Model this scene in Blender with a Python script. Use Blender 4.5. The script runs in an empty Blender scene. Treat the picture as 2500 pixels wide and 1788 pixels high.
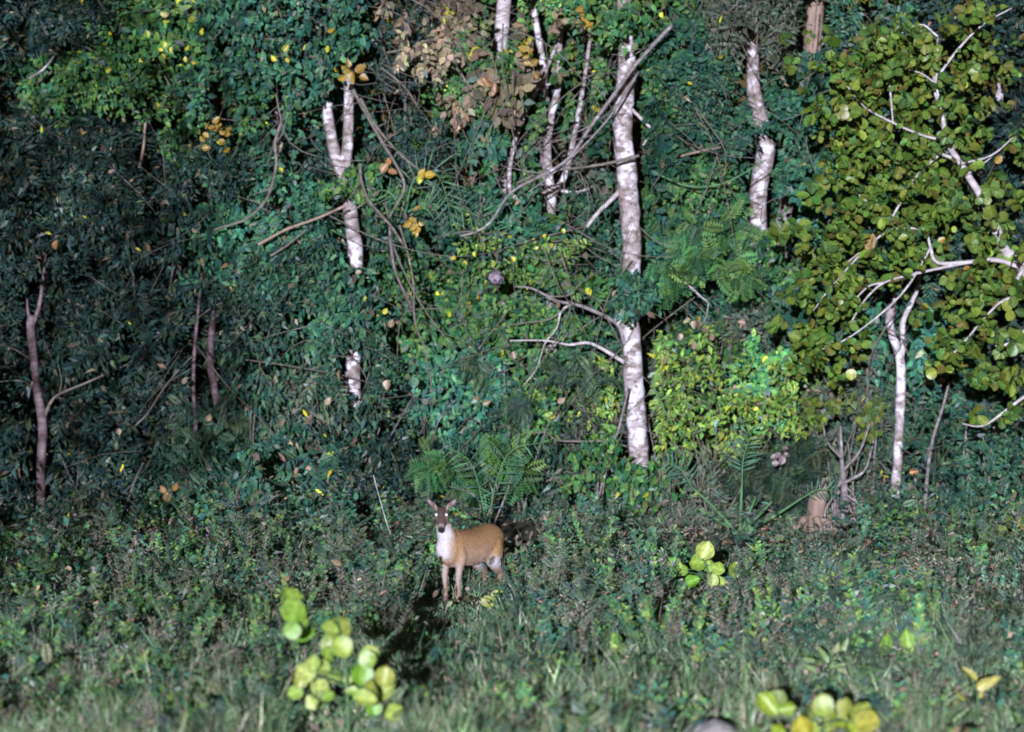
import bpy, math, random
import numpy as np
from mathutils import Vector, Matrix

rng = np.random.default_rng(11)
random.seed(11)
scn = bpy.context.scene
col = scn.collection
R = math.radians

# ------------------------------------------------------------------ camera, sky, light, exposure
CAM = Vector((0.0, -38.0, 4.2))
PITCH = R(-2.8)
FPX = 9495.0                      # focal length in photograph pixels (2500 wide)
cam_data = bpy.data.cameras.new("camera")
cam_data.sensor_width = 36.0
cam_data.lens = 36.0 * FPX / 2500.0
cam_data.clip_end = 2000.0
cam_data.dof.use_dof = True
cam_data.dof.focus_distance = 40.8
cam_data.dof.aperture_fstop = 1.2
cam = bpy.data.objects.new("camera", cam_data)
cam.location = CAM
cam.rotation_euler = (R(90) + PITCH, 0, 0)
col.objects.link(cam)
scn.camera = cam

SUN_AZ, SUN_EL = R(5.6), R(6.6)   # the beam comes from behind the camera, from its left, almost level
world = bpy.data.worlds.new("World")
scn.world = world
world.use_nodes = True
wn = world.node_tree
bg = wn.nodes["Background"]
sky = wn.nodes.new("ShaderNodeTexSky")
sky.sky_type = 'NISHITA'
sky.sun_disc = False
sky.sun_elevation = SUN_EL
sky.sun_rotation = math.pi + SUN_AZ
wn.links.new(sky.outputs[0], bg.inputs[0])
bg.inputs[1].default_value = 0.022

sun_data = bpy.data.lights.new("sun", 'SUN')
sun_data.energy = 4.2
sun_data.angle = R(0.5)
sun_data.color = (0.88, 0.91, 1.0)
sun = bpy.data.objects.new("sun", sun_data)
travel = Vector((math.sin(SUN_AZ) * math.cos(SUN_EL), math.cos(SUN_AZ) * math.cos(SUN_EL), -math.sin(SUN_EL)))
sun.rotation_euler = travel.to_track_quat('-Z', 'Y').to_euler()
sun.location = (-8, -60, 8)
col.objects.link(sun)

scn.view_settings.view_transform = 'Standard'
scn.view_settings.look = 'None'
scn.view_settings.exposure = 0.65
scn.view_settings.gamma = 1.0
scn.view_settings.use_curve_mapping = False
scn.cycles.filter_width = 1.8
scn.cycles.max_bounces = 3
scn.cycles.diffuse_bounces = 2
scn.cycles.glossy_bounces = 2
scn.cycles.transmission_bounces = 2

# ------------------------------------------------------------------ geometry of the view
_cp, _sp = math.cos(PITCH), math.sin(PITCH)
def ray(x, y):
    u, v = (x - 1250.0) / FPX, (894.0 - y) / FPX
    return Vector((u, _cp - v * _sp, _sp + v * _cp))
def at(x, y, Y):
    """point on the vertical plane at depth Y that shows at photograph pixel x, y"""
    d = ray(x, y)
    return CAM + d * ((Y - CAM.y) / d.y)
def gz(x, y):
    return 0.05 * math.sin(x * 0.9 + 1.3) * math.cos(y * 0.7) + 0.03 * math.sin(x * 2.3 + y * 1.7)
def gz_np(x, y):
    return 0.05 * np.sin(x * 0.9 + 1.3) * np.cos(y * 0.7) + 0.03 * np.sin(x * 2.3 + y * 1.7)
def on_ground(x, y):
    d = ray(x, y)
    p = CAM + d * (CAM.z / -d.z)
    for _ in range(3):
        p = CAM + d * ((CAM.z - gz(p.x, p.y)) / -d.z)
    return p
def below(p):
    return Vector((p.x, p.y, gz(p.x, p.y)))
def ppm(Y):
    return FPX / (Y - CAM.y)

# ------------------------------------------------------------------ materials
def new_mat(name):
    m = bpy.data.materials.new(name)
    m.use_nodes = True
    return m, m.node_tree, m.node_tree.nodes["Principled BSDF"]

def leaf_material(name, rough=0.5, spec=0.16, amount=0.5):
    m, nt, b = new_mat(name)
    a = nt.nodes.new("ShaderNodeAttribute"); a.attribute_name = "col"
    tc = nt.nodes.new("ShaderNodeTexCoord")
    n = nt.nodes.new("ShaderNodeTexNoise"); n.inputs["Scale"].default_value = 55.0; n.inputs["Detail"].default_value = 2.0
    nt.links.new(tc.outputs["Object"], n.inputs["Vector"])
    r = nt.nodes.new("ShaderNodeMapRange")
    r.inputs[1].default_value = 0.25; r.inputs[2].default_value = 0.75
    r.inputs[3].default_value = 1.0 - amount; r.inputs[4].default_value = 1.0 + amount
    nt.links.new(n.outputs["Fac"], r.inputs[0])
    mx = nt.nodes.new("ShaderNodeMix"); mx.data_type = 'RGBA'; mx.blend_type = 'MULTIPLY'; mx.inputs[0].default_value = 1.0
    nt.links.new(a.outputs["Color"], mx.inputs[6]); nt.links.new(r.outputs[0], mx.inputs[7])
    nt.links.new(mx.outputs[2], b.inputs["Base Color"])
    b.inputs["Roughness"].default_value = rough
    b.inputs["Specular IOR Level"].default_value = spec
    return m

def object_leaf_material(name, stops, rough=0.42, spec=0.45):
    """big single leaves: colour picked per leaf object, blotched by noise, midrib paler"""
    m, nt, b = new_mat(name)
    oi = nt.nodes.new("ShaderNodeObjectInfo")
    cr = nt.nodes.new("ShaderNodeValToRGB")
    cr.color_ramp.interpolation = 'LINEAR'
    els = cr.color_ramp.elements
    while len(els) < len(stops):
        els.new(0.5)
    for e, (p, c) in zip(els, stops):
        e.position = p; e.color = (*c, 1)
    nt.links.new(oi.outputs["Random"], cr.inputs[0])
    tc = nt.nodes.new("ShaderNodeTexCoord")
    n = nt.nodes.new("ShaderNodeTexNoise"); n.inputs["Scale"].default_value = 5.0; n.inputs["Detail"].default_value = 4.0
    nt.links.new(tc.outputs["Object"], n.inputs["Vector"])
    r = nt.nodes.new("ShaderNodeMapRange")
    r.inputs[1].default_value = 0.3; r.inputs[2].default_value = 0.7; r.inputs[3].default_value = 0.55; r.inputs[4].default_value = 1.4
    nt.links.new(n.outputs["Fac"], r.inputs[0])
    a = nt.nodes.new("ShaderNodeAttribute"); a.attribute_name = "col"
    mx = nt.nodes.new("ShaderNodeMix"); mx.data_type = 'RGBA'; mx.blend_type = 'MULTIPLY'; mx.inputs[0].default_value = 1.0
    nt.links.new(cr.outputs[0], mx.inputs[6]); nt.links.new(r.outputs[0], mx.inputs[7])
    m2 = nt.nodes.new("ShaderNodeMix"); m2.data_type = 'RGBA'; m2.blend_type = 'MULTIPLY'; m2.inputs[0].default_value = 1.0
    nt.links.new(mx.outputs[2], m2.inputs[6]); nt.links.new(a.outputs["Color"], m2.inputs[7])
    nt.links.new(m2.outputs[2], b.inputs["Base Color"])
    b.inputs["Roughness"].default_value = rough
    b.inputs["Specular IOR Level"].default_value = spec
    return m

def bark_material(name, base, dark, patch, patch_lo=0.56, patch_hi=0.62, stretch=0.45, scale=9.0):
    m, nt, b = new_mat(name)
    tc = nt.nodes.new("ShaderNodeTexCoord")
    mp = nt.nodes.new("ShaderNodeMapping"); mp.inputs["Scale"].default_value = (1, 1, 1.0 / stretch)
    nt.links.new(tc.outputs["Object"], mp.inputs[0])
    n1 = nt.nodes.new("ShaderNodeTexNoise"); n1.inputs["Scale"].default_value = scale; n1.inputs["Detail"].default_value = 5.0
    n2 = nt.nodes.new("ShaderNodeTexNoise"); n2.inputs["Scale"].default_value = scale * 0.55; n2.inputs["Detail"].default_value = 6.0; n2.inputs["Roughness"].default_value = 0.65
    n3 = nt.nodes.new("ShaderNodeTexNoise"); n3.inputs["Scale"].default_value = 1.3; n3.inputs["Detail"].default_value = 2.0
    for n in (n1, n2): nt.links.new(mp.outputs[0], n.inputs["Vector"])
    nt.links.new(tc.outputs["Object"], n3.inputs["Vector"])
    r1 = nt.nodes.new("ShaderNodeMapRange"); r1.inputs[1].default_value = 0.35; r1.inputs[2].default_value = 0.65
    nt.links.new(n1.outputs["Fac"], r1.inputs[0])
    mx = nt.nodes.new("ShaderNodeMix"); mx.data_type = 'RGBA'
    mx.inputs[6].default_value = (*dark, 1); mx.inputs[7].default_value = (*base, 1)
    nt.links.new(r1.outputs[0], mx.inputs[0])
    add = nt.nodes.new("ShaderNodeMath"); add.operation = 'ADD'
    sub = nt.nodes.new("ShaderNodeMath"); sub.operation = 'MULTIPLY_ADD'; sub.inputs[1].default_value = 0.35; sub.inputs[2].default_value = -0.175
    nt.links.new(n3.outputs["Fac"], sub.inputs[0])
    nt.links.new(n2.outputs["Fac"], add.inputs[0]); nt.links.new(sub.outputs[0], add.inputs[1])
    r2 = nt.nodes.new("ShaderNodeMapRange"); r2.inputs[1].default_value = patch_lo; r2.inputs[2].default_value = patch_hi
    nt.links.new(add.outputs[0], r2.inputs[0])
    m2 = nt.nodes.new("ShaderNodeMix"); m2.data_type = 'RGBA'; m2.inputs[7].default_value = (*patch, 1)
    nt.links.new(r2.outputs[0], m2.inputs[0]); nt.links.new(mx.outputs[2], m2.inputs[6])
    nt.links.new(m2.outputs[2], b.inputs["Base Color"])
    b.inputs["Roughness"].default_value = 0.75
    b.inputs["Specular IOR Level"].default_value = 0.25
    bp = nt.nodes.new("ShaderNodeBump"); bp.inputs["Strength"].default_value = 0.6; bp.inputs["Distance"].default_value = 0.012
    nt.links.new(n1.outputs["Fac"], bp.inputs["Height"]); nt.links.new(bp.outputs[0], b.inputs["Normal"])
    return m

M_LEAF = leaf_material("leaf_surface")
M_DRY = leaf_material("dry_leaf_surface", rough=0.75, spec=0.2, amount=0.35)
M_GRASS = leaf_material("grass_surface", rough=0.6, spec=0.3, amount=0.35)
M_FUR = leaf_material("fur_surface", rough=0.85, spec=0.1, amount=0.22)
_nt = M_FUR.node_tree; _n = _nt.nodes.new('ShaderNodeTexNoise'); _n.inputs['Scale'].default_value = 160; _n.inputs['Detail'].default_value = 4
_t = _nt.nodes.new('ShaderNodeTexCoord'); _m = _nt.nodes.new('ShaderNodeMapping'); _m.inputs['Scale'].default_value = (.35, 1, .6)
_b = _nt.nodes.new('ShaderNodeBump'); _b.inputs['Strength'].default_value = .9; _b.inputs['Distance'].default_value = .012
_nt.links.new(_t.outputs['Object'], _m.inputs[0]); _nt.links.new(_m.outputs[0], _n.inputs['Vector']); _nt.links.new(_n.outputs['Fac'], _b.inputs['Height']); _nt.links.new(_b.outputs[0], _nt.nodes['Principled BSDF'].inputs['Normal'])
M_PALE = bark_material("pale_bark", (0.40, 0.34, 0.37), (0.13, 0.10, 0.085), (0.66, 0.62, 0.74), 0.50, 0.60, 0.7, 11.0)
M_PINK = bark_material("pinkish_bark", (0.24, 0.17, 0.20), (0.10, 0.07, 0.085), (0.34, 0.27, 0.36), 0.62, 0.70)
M_GREY = bark_material("grey_bark", (0.27, 0.24, 0.26), (0.13, 0.11, 0.115), (0.46, 0.44, 0.50), 0.62, 0.68)
M_TWIG = bark_material("twig_bark", (0.19, 0.165, 0.15), (0.10, 0.085, 0.08), (0.30, 0.27, 0.28), 0.58, 0.68)
M_WHITE = bark_material("white_bark", (0.50, 0.45, 0.50), (0.32, 0.27, 0.28), (0.68, 0.66, 0.72), 0.55, 0.65)
M_TAN = bark_material("tan_wood", (0.34, 0.25, 0.21), (0.19, 0.13, 0.11), (0.40, 0.27, 0.26), 0.6, 0.7, stretch=3.0)
M_STALK = bark_material("green_stalk", (0.10, 0.22, 0.10), (0.06, 0.14, 0.07), (0.13, 0.26, 0.12), 0.6, 0.7, stretch=3.0)

OLIVE = [(0.0, (0.052, 0.110, 0.024)), (0.3, (0.080, 0.135, 0.022)), (0.6, (0.108, 0.146, 0.024)), (0.8, (0.112, 0.112, 0.020)), (0.93, (0.15, 0.20, 0.034)), (1.0, (0.050, 0.125, 0.05))]
LIME = [(0.0, (0.14, 0.25, 0.03)), (0.3, (0.24, 0.33, 0.06)), (0.55, (0.33, 0.38, 0.11)), (0.75, (0.10, 0.26, 0.02)), (0.9, (.19, .22, .04)), (1.0, (0.24, 0.27, 0.05))]
YELLOW = [(0.0, (0.38, 0.33, 0.015)), (0.4, (0.30, 0.34, 0.03)), (0.75, (0.28, 0.19, 0.02)), (1.0, (0.18, 0.24, 0.03))]
OCHRE = [(0.0, (0.21, 0.14, 0.02)), (0.5, (0.27, 0.17, 0.025)), (1.0, (0.16, 0.09, 0.02))]
ORANGE = [(0.0, (0.27, 0.12, 0.035)), (0.5, (0.24, 0.14, 0.07)), (1.0, (0.19, 0.09, 0.035))]
BEIGE = [(0.0, (0.17, 0.12, 0.08)), (0.5, (0.24, 0.17, 0.12)), (1.0, (0.13, 0.10, 0.065))]
M_OLIVE = object_leaf_material("round_olive_leaf", OLIVE)
M_LIME = object_leaf_material("lime_leaf", LIME)
M_YEL = object_leaf_material("yellow_leaf", YELLOW)
M_OCH = object_leaf_material("ochre_leaf", OCHRE)
M_ORA = object_leaf_material("orange_leaf", ORANGE)
M_BEI = object_leaf_material("beige_dry_leaf", BEIGE)

def plain(name, c, rough=0.6, spec=0.3):
    m, nt, b = new_mat(name)
    b.inputs["Base Color"].default_value = (*c, 1); b.inputs["Roughness"].default_value = rough
    b.inputs["Specular IOR Level"].default_value = spec
    return m
M_EYE = plain("eye_shine", (0.97, 0.97, 0.97), 0.15, 0.8)  # white eyeball colour stands in for light thrown back by the eyes

# ------------------------------------------------------------------ object helpers
def tag(o, label=None, cat=None, group=None, kind=None):
    if label: o["label"] = label
    if cat: o["category"] = cat
    if group: o["group"] = group
    if kind: o["kind"] = kind
    return o

def thing(name, label, cat, loc=(0, 0, 0), group=None):
    o = bpy.data.objects.new(name, None)
    o.empty_display_size = 0.2
    o.location = loc
    col.objects.link(o)
    return tag(o, label, cat, group)

def fast_mesh(name, V, F, C=None):
    """V (n,3), F (m,3) triangles, C (n,3) vertex colour"""
    V = np.asarray(V, dtype=np.float32); F = np.asarray(F, dtype=np.int32)
    me = bpy.data.meshes.new(name)
    me.vertices.add(len(V)); me.vertices.foreach_set("co", V.ravel())
    me.loops.add(F.size); me.loops.foreach_set("vertex_index", F.ravel())
    me.polygons.add(len(F)); me.polygons.foreach_set("loop_start", np.arange(0, F.size, 3, dtype=np.int32))
    me.update(calc_edges=True)
    if C is not None:
        at_ = me.attributes.new("col", 'FLOAT_COLOR', 'POINT')
        C4 = np.ones((len(V), 4), dtype=np.float32); C4[:, :3] = C
        at_.data.foreach_set("color", C4.ravel())
    return me

def link(name, me, mat, parent=None, local=True, kind=None):
    if not me.materials: me.materials.append(mat)
    o = bpy.data.objects.new(name, me)
    col.objects.link(o)
    if parent is not None:
        o.parent = parent
        if not local:                       # mesh is in world coordinates
            o.location = -Vector(parent.location)
    if kind: o["kind"] = kind
    return o

class MB:
    """tubes and rings gathered into one triangle mesh"""
    def __init__(s): s.V, s.F, s.n = [], [], 0
    def rings(s, rings, cap=True):
        k = len(rings[0]); m = len(rings); base = s.n
        s.V.append(np.concatenate(rings)); s.n += k * m
        F = []
        for i in range(m - 1):
            for j in range(k):
                a, b = base + i * k + j, base + i * k + (j + 1) % k
                F += [(a, b, b + k), (a, b + k, a + k)]
        if cap:
            for i, flip in ((0, True), (m - 1, False)):
                o = base + i * k
                for j in range(1, k - 1):
                    F.append((o, o + j + 1, o + j) if flip else (o, o + j, o + j + 1))
        s.F.append(np.array(F))
    def tube(s, path, radii, seg=8, bump=0.05, sub=4):
        P, Rr = smooth_path(path, radii, sub)
        t = np.gradient(P, axis=0); t /= np.linalg.norm(t, axis=1)[:, None] + 1e-9
        ref = np.array([0.0, 1.0, 0.0]) if abs(t[0][1]) < 0.9 else np.array([1.0, 0, 0])
        rings = []
        for i in range(len(P)):
            s1 = np.cross(t[i], ref); s1 /= np.linalg.norm(s1) + 1e-9
            s2 = np.cross(s1, t[i])
            ref = s2 if np.linalg.norm(s2) > 0.1 else ref
            a = np.linspace(0, 2 * math.pi, seg, endpoint=False)
            r = Rr[i] * (1 + bump * rng.standard_normal(seg))
            rings.append(P[i] + np.outer(r * np.cos(a), s1) + np.outer(r * np.sin(a), s2))
        s.rings(rings)
    def mesh(s, name):
        return fast_mesh(name, np.concatenate(s.V), np.concatenate(s.F))
    def build(s, name, mat, parent=None, kind=None, smooth=True):
        me = s.mesh(name)
        if smooth: me.polygons.foreach_set("use_smooth", np.ones(len(me.polygons), dtype=bool))
        return link(name, me, mat, parent, local=False, kind=kind)

def smooth_path(path, radii, sub):
    P = np.array([tuple(p) for p in path], dtype=float); n = len(P)
    Rr = np.array(radii, dtype=float) if hasattr(radii, "__len__") else np.full(n, float(radii))
    if len(Rr) == 2 and n > 2: Rr = np.linspace(Rr[0], Rr[1], n)
    if sub <= 1 or n < 2: return P, Rr
    Q = np.vstack([2 * P[0] - P[1], P, 2 * P[-1] - P[-2]])
    out, rad = [], []
    for i in range(n - 1):
        p0, p1, p2, p3 = Q[i:i + 4]
        for k in range(sub):
            t = k / sub
            out.append(0.5 * ((2 * p1) + (-p0 + p2) * t + (2 * p0 - 5 * p1 + 4 * p2 - p3) * t * t + (-p0 + 3 * p1 - 3 * p2 + p3) * t ** 3))
            rad.append(Rr[i] * (1 - t) + Rr[i + 1] * t)
    out.append(P[-1]); rad.append(Rr[-1])
    return np.array(out), np.array(rad)

# leaf templates: (along, across, lift), triangles
T_LANCE = (np.array([(0, 0, 0), (.4, -.5, .05), (.4, .5, .05), (1, 0, -.12), (.45, 0, -.03)]),
           np.array([(0, 1, 4), (0, 4, 2), (1, 3, 4), (4, 3, 2)]))
T_OVATE = (np.array([(0, 0, 0), (.18, -.40, .05), (.18, .40, .05), (.55, -.48, .04), (.55, .48, .04), (1, 0, -.12), (.42, 0, -.03)]),
           np.array([(0, 1, 6), (0, 6, 2), (1, 3, 6), (6, 4, 2), (3, 5, 6), (6, 5, 4)]))
T_TWO = (np.array([(0, 0, 0), (.45, -.5, .03), (.45, .5, .03), (1, 0, -.1)]), np.array([(0, 1, 2), (1, 3, 2)]))
def _pinnate(pairs, ll, ang, wd):
    V, F = [(0, -.008, 0), (0, .008, 0), (1, 0, -.12)], [(0, 2, 1)]
    for i in range(pairs):
        u = 0.14 + 0.8 * i / (pairs - 1)
        ln = ll * (1 - 0.55 * abs(u - 0.45) / 0.55)
        for s in (-1, 1):
            c, sn = math.cos(ang), math.sin(ang)
            o = len(V); z0 = -.12 * u
            V += [(u, 0, z0), (u + ln * .5 * c - wd * sn, s * (ln * .5 * sn + wd * c), z0 - .01), (u + ln * .5 * c + wd * sn, s * (ln * .5 * sn - wd * c), z0 - .01), (u + ln * c, s * ln * sn, z0 - .05)]
            F += [(o, o + 1, o + 2), (o + 1, o + 3, o + 2)]
    return np.array(V, float), np.array(F)
T_PINN = _pinnate(7, .42, R(62), .055)
T_BLADE = (np.array([(0, -.5, 0), (0, .5, 0), (.5, -.4, .05), (.5, .4, .05), (1, 0, .28)]), np.array([(0, 1, 3), (0, 3, 2), (2, 3, 4)]))

def unit(a): return a / (np.linalg.norm(a, axis=-1, keepdims=True) + 1e-9)

class Foliage:
    def __init__(s): s.V, s.F, s.C, s.n = [], [], [], 0
    def add(s, T, P, D, N, L, W, C):
        tv, tf = T
        P = np.asarray(P); m = len(P)
        if m == 0: return
        D = unit(D); N = unit(N - D * np.sum(N * D, axis=1, keepdims=True)); S = np.cross(D, N)
        L = np.broadcast_to(L, (m,))[:, None, None]; W = np.broadcast_to(W, (m,))[:, None, None]
        V = P[:, None] + tv[None, :, 0:1] * L * D[:, None] + tv[None, :, 1:2] * W * S[:, None] + tv[None, :, 2:3] * L * N[:, None]
        k = len(tv)
        s.V.append(V.reshape(-1, 3)); s.F.append((tf[None] + (np.arange(m) * k)[:, None, None] + s.n).reshape(-1, 3))
        s.C.append(np.repeat(np.asarray(C), k, axis=0)); s.n += m * k
    def build(s, name, mat, parent=None, kind="stuff"):
        me = fast_mesh(name, np.concatenate(s.V), np.concatenate(s.F), np.concatenate(s.C))
        return link(name, me, mat, parent, local=False, kind=kind)

def pick_colours(n, pal, vary=0.28):
    cs = np.array([c for c, w in pal]); w = np.array([w for c, w in pal], float); w /= w.sum()
    C = cs[rng.choice(len(cs), n, p=w)]
    return C * np.exp(vary * rng.standard_normal((n, 1))) * np.exp(0.08 * rng.standard_normal((n, 3)))

# species: template, length range, width/length, palette, (droop, scatter, face)
DEAD = [((.13, .095, .065), 1.0), ((.085, .068, .055), 1.3), ((.22, .17, .12), .4)]
def pal(*cs, dead=0.08, grey=0.05, yellow=0.0015):
    p = [(c, 1.0) for c in cs]; n = len(p)
    p += [(c, dead * n * w / 2.6) for c, w in DEAD]
    p += [((.11, .145, .13), grey * n), ((.45, .42, .04), yellow * n)]
    return p
SP = {
    'dark':   (T_LANCE, (.09, .15), .36, pal((.014, .036, .034), (.019, .048, .042), (.030, .048, .028), (.010, .025, .027), dead=.05, grey=.02), (.9, .55, .75)),  # dark-leaved kind; its tone also paints in the beam's fade at the left
    'teal':   (T_OVATE, (.08, .14), .52, pal((.022, .086, .060), (.032, .108, .066), (.018, .062, .050), (.050, .125, .058), dead=.02, grey=.03), (.7, .6, .8)),
    'green':  (T_OVATE, (.08, .14), .55, pal((.034, .110, .042), (.052, .140, .038), (.024, .085, .048), (.085, .155, .040), dead=.02, grey=.03, yellow=.01), (.7, .6, .8)),
    'deep':   (T_LANCE, (.09, .15), .34, pal((.020, .068, .052), (.028, .084, .052), (.048, .100, .048), (.015, .046, .040), dead=.03), (.9, .5, .7)),
    'fern':   (T_PINN, (.20, .32), .95, pal((.040, .135, .050), (.055, .150, .050), (.090, .170, .045), (.032, .100, .050), dead=0, grey=0, yellow=0), (.5, .5, .8)),
    'fine':   (T_PINN, (.16, .26), .85, pal((.040, .080, .058), (.052, .100, .060), (.030, .060, .048), (.075, .110, .06), dead=0, grey=0, yellow=0), (.6, .6, .7)),
    'bright': (T_LANCE, (.07, .12), .44, pal((.105, .21, .045), (.15, .25, .05), (.07, .15, .04), (.18, .23, .045), dead=.02, yellow=.02), (.5, .7, .8)),
    'olive':  (T_OVATE, (.10, .16), .72, pal((.07, .11, .022), (.10, .13, .02), (.05, .085, .03), dead=.05), (.5, .6, .8)),
    'dry':    (T_OVATE, (.11, .18), .55, pal((.22, .17, .115), (.15, .115, .085), (.29, .22, .15), (.10, .085, .065), (.18, .17, .09), dead=.2, grey=.02, yellow=.01), (.8, .6, .7)),
    'grey':   (T_LANCE, (.08, .14), .30, pal((.058, .088, .062), (.085, .105, .072), (.042, .066, .052), (.098, .100, .078), dead=.08, grey=.08), (.4, .8, .6)),
}
# trunks that stand clear of leaves: the thicket keeps off these lines (photograph pixels, half width)
CLEAR = [([(1560, 1080), (1545, 900), (1536, 780)], 38, 9.5), ([(1540, 640), (1530, 420), (1521, 300), (1530, 110)], 38, 9.5), ([(1520, 460), (1432, 555)], 14, 9.5),
         ([(1505, 790), (1420, 748), (1255, 700)], 12, 9.5), ([(1500, 870), (1440, 838), (1245, 832)], 8, 9.5), ([(868, 620), (850, 505)], 25, 9.6), ([(842, 420), (852, 215)], 22, 9.6), ([(800, 260), (838, 400)], 24, 9.6),
         ([(858, 870), (864, 950)], 22, 9.6), ([(100, 1210), (104, 1040), (82, 870), (78, 770), (108, 640)], 20, 9.4), ([(108, 1020), (150, 960), (300, 895)], 9, 9.4), ([(2180, 1255), (2197, 1000), (2178, 800), (2185, 740)], 22, 10.2),
         ([(2204, 860), (2243, 670)], 16, 10.2), ([(2318, 930), (2278, 1070), (2260, 1245)], 11, 10.2), ([(1345, 515), (1336, 370), (1362, 215)], 18, 10.4), ([(1375, 440), (1412, 280), (1440, 110)], 16, 10.4),
         ([(1245, 465), (1255, 350), (1370, 80)], 14, 10.4), ([(1222, 112), (1236, -20)], 28, 11), ([(1332, 215), (1318, 110), (1300, 0)], 15, 11), ([(1838, 90), (1840, 220), (1856, 290)], 20, 10.6), ([(1866, 345), (1870, 390)], 30, 10.6),
         ([(1856, 425), (1850, 530)], 30, 10.6), ([(1915, 510), (1905, 660)], 30, 11), ([(1990, 0), (1985, 110)], 30, 11.4), ([(2112, 0), (2126, 48)], 11, 11.6), ([(2440, 215), (2450, 160)], 14, 11.8),
         ([(513, 790), (514, 880), (532, 985)], 15, 9.8), ([(484, 760), (474, 900), (478, 1035)], 9, 9.8), ([(528, 205), (540, 290)], 12, 11), ([(676, 290), (679, 200)], 11, 10.8), ([(1988, 1305), (2004, 1190)], 42, 9), ([(2056, 1325), (2055, 1050)], 40, 9)]
def keep_off(P, mask=False):
    d = P - np.array(CAM)
    fw = d[:, 1] * _cp + d[:, 2] * _sp; u = 1250 + FPX * d[:, 0] / fw; v = 894 - FPX * (-d[:, 1] * _sp + d[:, 2] * _cp) / fw
    ok = np.ones(len(P), bool)
    for path, r, Yc in CLEAR:
        for (x0, y0), (x1, y1) in zip(path[:-1], path[1:]):
            ex, ey = x1 - x0, y1 - y0; t = np.clip(((u - x0) * ex + (v - y0) * ey) / (ex * ex + ey * ey), 0, 1)
            ok &= ~(((u - x0 - t * ex) ** 2 + (v - y0 - t * ey) ** 2 < (r + 9) ** 2) & (P[:, 1] < Yc))
    return ok if mask else P[ok]

def scatter_leaves(F, sp, P, scale=1.0, mask=True):
    if mask: P = keep_off(P)
    if len(P) == 0: return
    T, (l0, l1), wr, palette, (droop, sc, face) = SP[sp]
    n = len(P)
    g = rng.standard_normal((n, 3))
    D = np.array([0, -.15, -droop]) + g * np.array([sc, sc * .6, sc])
    N = np.array([0, -face, .25]) + rng.standard_normal((n, 3)) * .55
    L = rng.uniform(l0, l1, n) * scale
    F.add(T, P, D, N, L, L * wr * rng.uniform(.8, 1.2, n), pick_colours(n, palette))

def ball(n):
    v = unit(rng.standard_normal((n, 3)))
    return v * rng.random((n, 1)) ** .4

# ------------------------------------------------------------------ ground
g = np.sign(np.linspace(-1, 1, 201)) * (np.abs(np.linspace(-1, 1, 201)) ** 2.6) * 320
X, Yg = np.meshgrid(g, g, indexing='ij')
Z = gz_np(X, Yg) * np.exp(-(X ** 2 + Yg ** 2) / 3000)
V = np.stack([X, Yg, Z], -1).reshape(-1, 3)
idx = np.arange(201 * 201).reshape(201, 201)
a, b, c, d = idx[:-1, :-1].ravel(), idx[1:, :-1].ravel(), idx[1:, 1:].ravel(), idx[:-1, 1:].ravel()
Fg = np.concatenate([np.stack([a, b, c], -1), np.stack([a, c, d], -1)])
m, nt, bs = new_mat("soil")
tc = nt.nodes.new("ShaderNodeTexCoord"); n1 = nt.nodes.new("ShaderNodeTexNoise"); n1.inputs["Scale"].default_value = 2.2; n1.inputs["Detail"].default_value = 8
nt.links.new(tc.outputs["Object"], n1.inputs["Vector"])
cr = nt.nodes.new("ShaderNodeValToRGB"); cr.color_ramp.elements[0].color = (.025, .028, .018, 1); cr.color_ramp.elements[1].color = (.11, .09, .065, 1)
cr.color_ramp.elements[0].position = .35; cr.color_ramp.elements[1].position = .7
nt.links.new(n1.outputs["Fac"], cr.inputs[0]); nt.links.new(cr.outputs[0], bs.inputs["Base Color"])
bs.inputs["Roughness"].default_value = .95
tag(link("ground", fast_mesh("ground", V, Fg), m), kind="structure")

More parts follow.
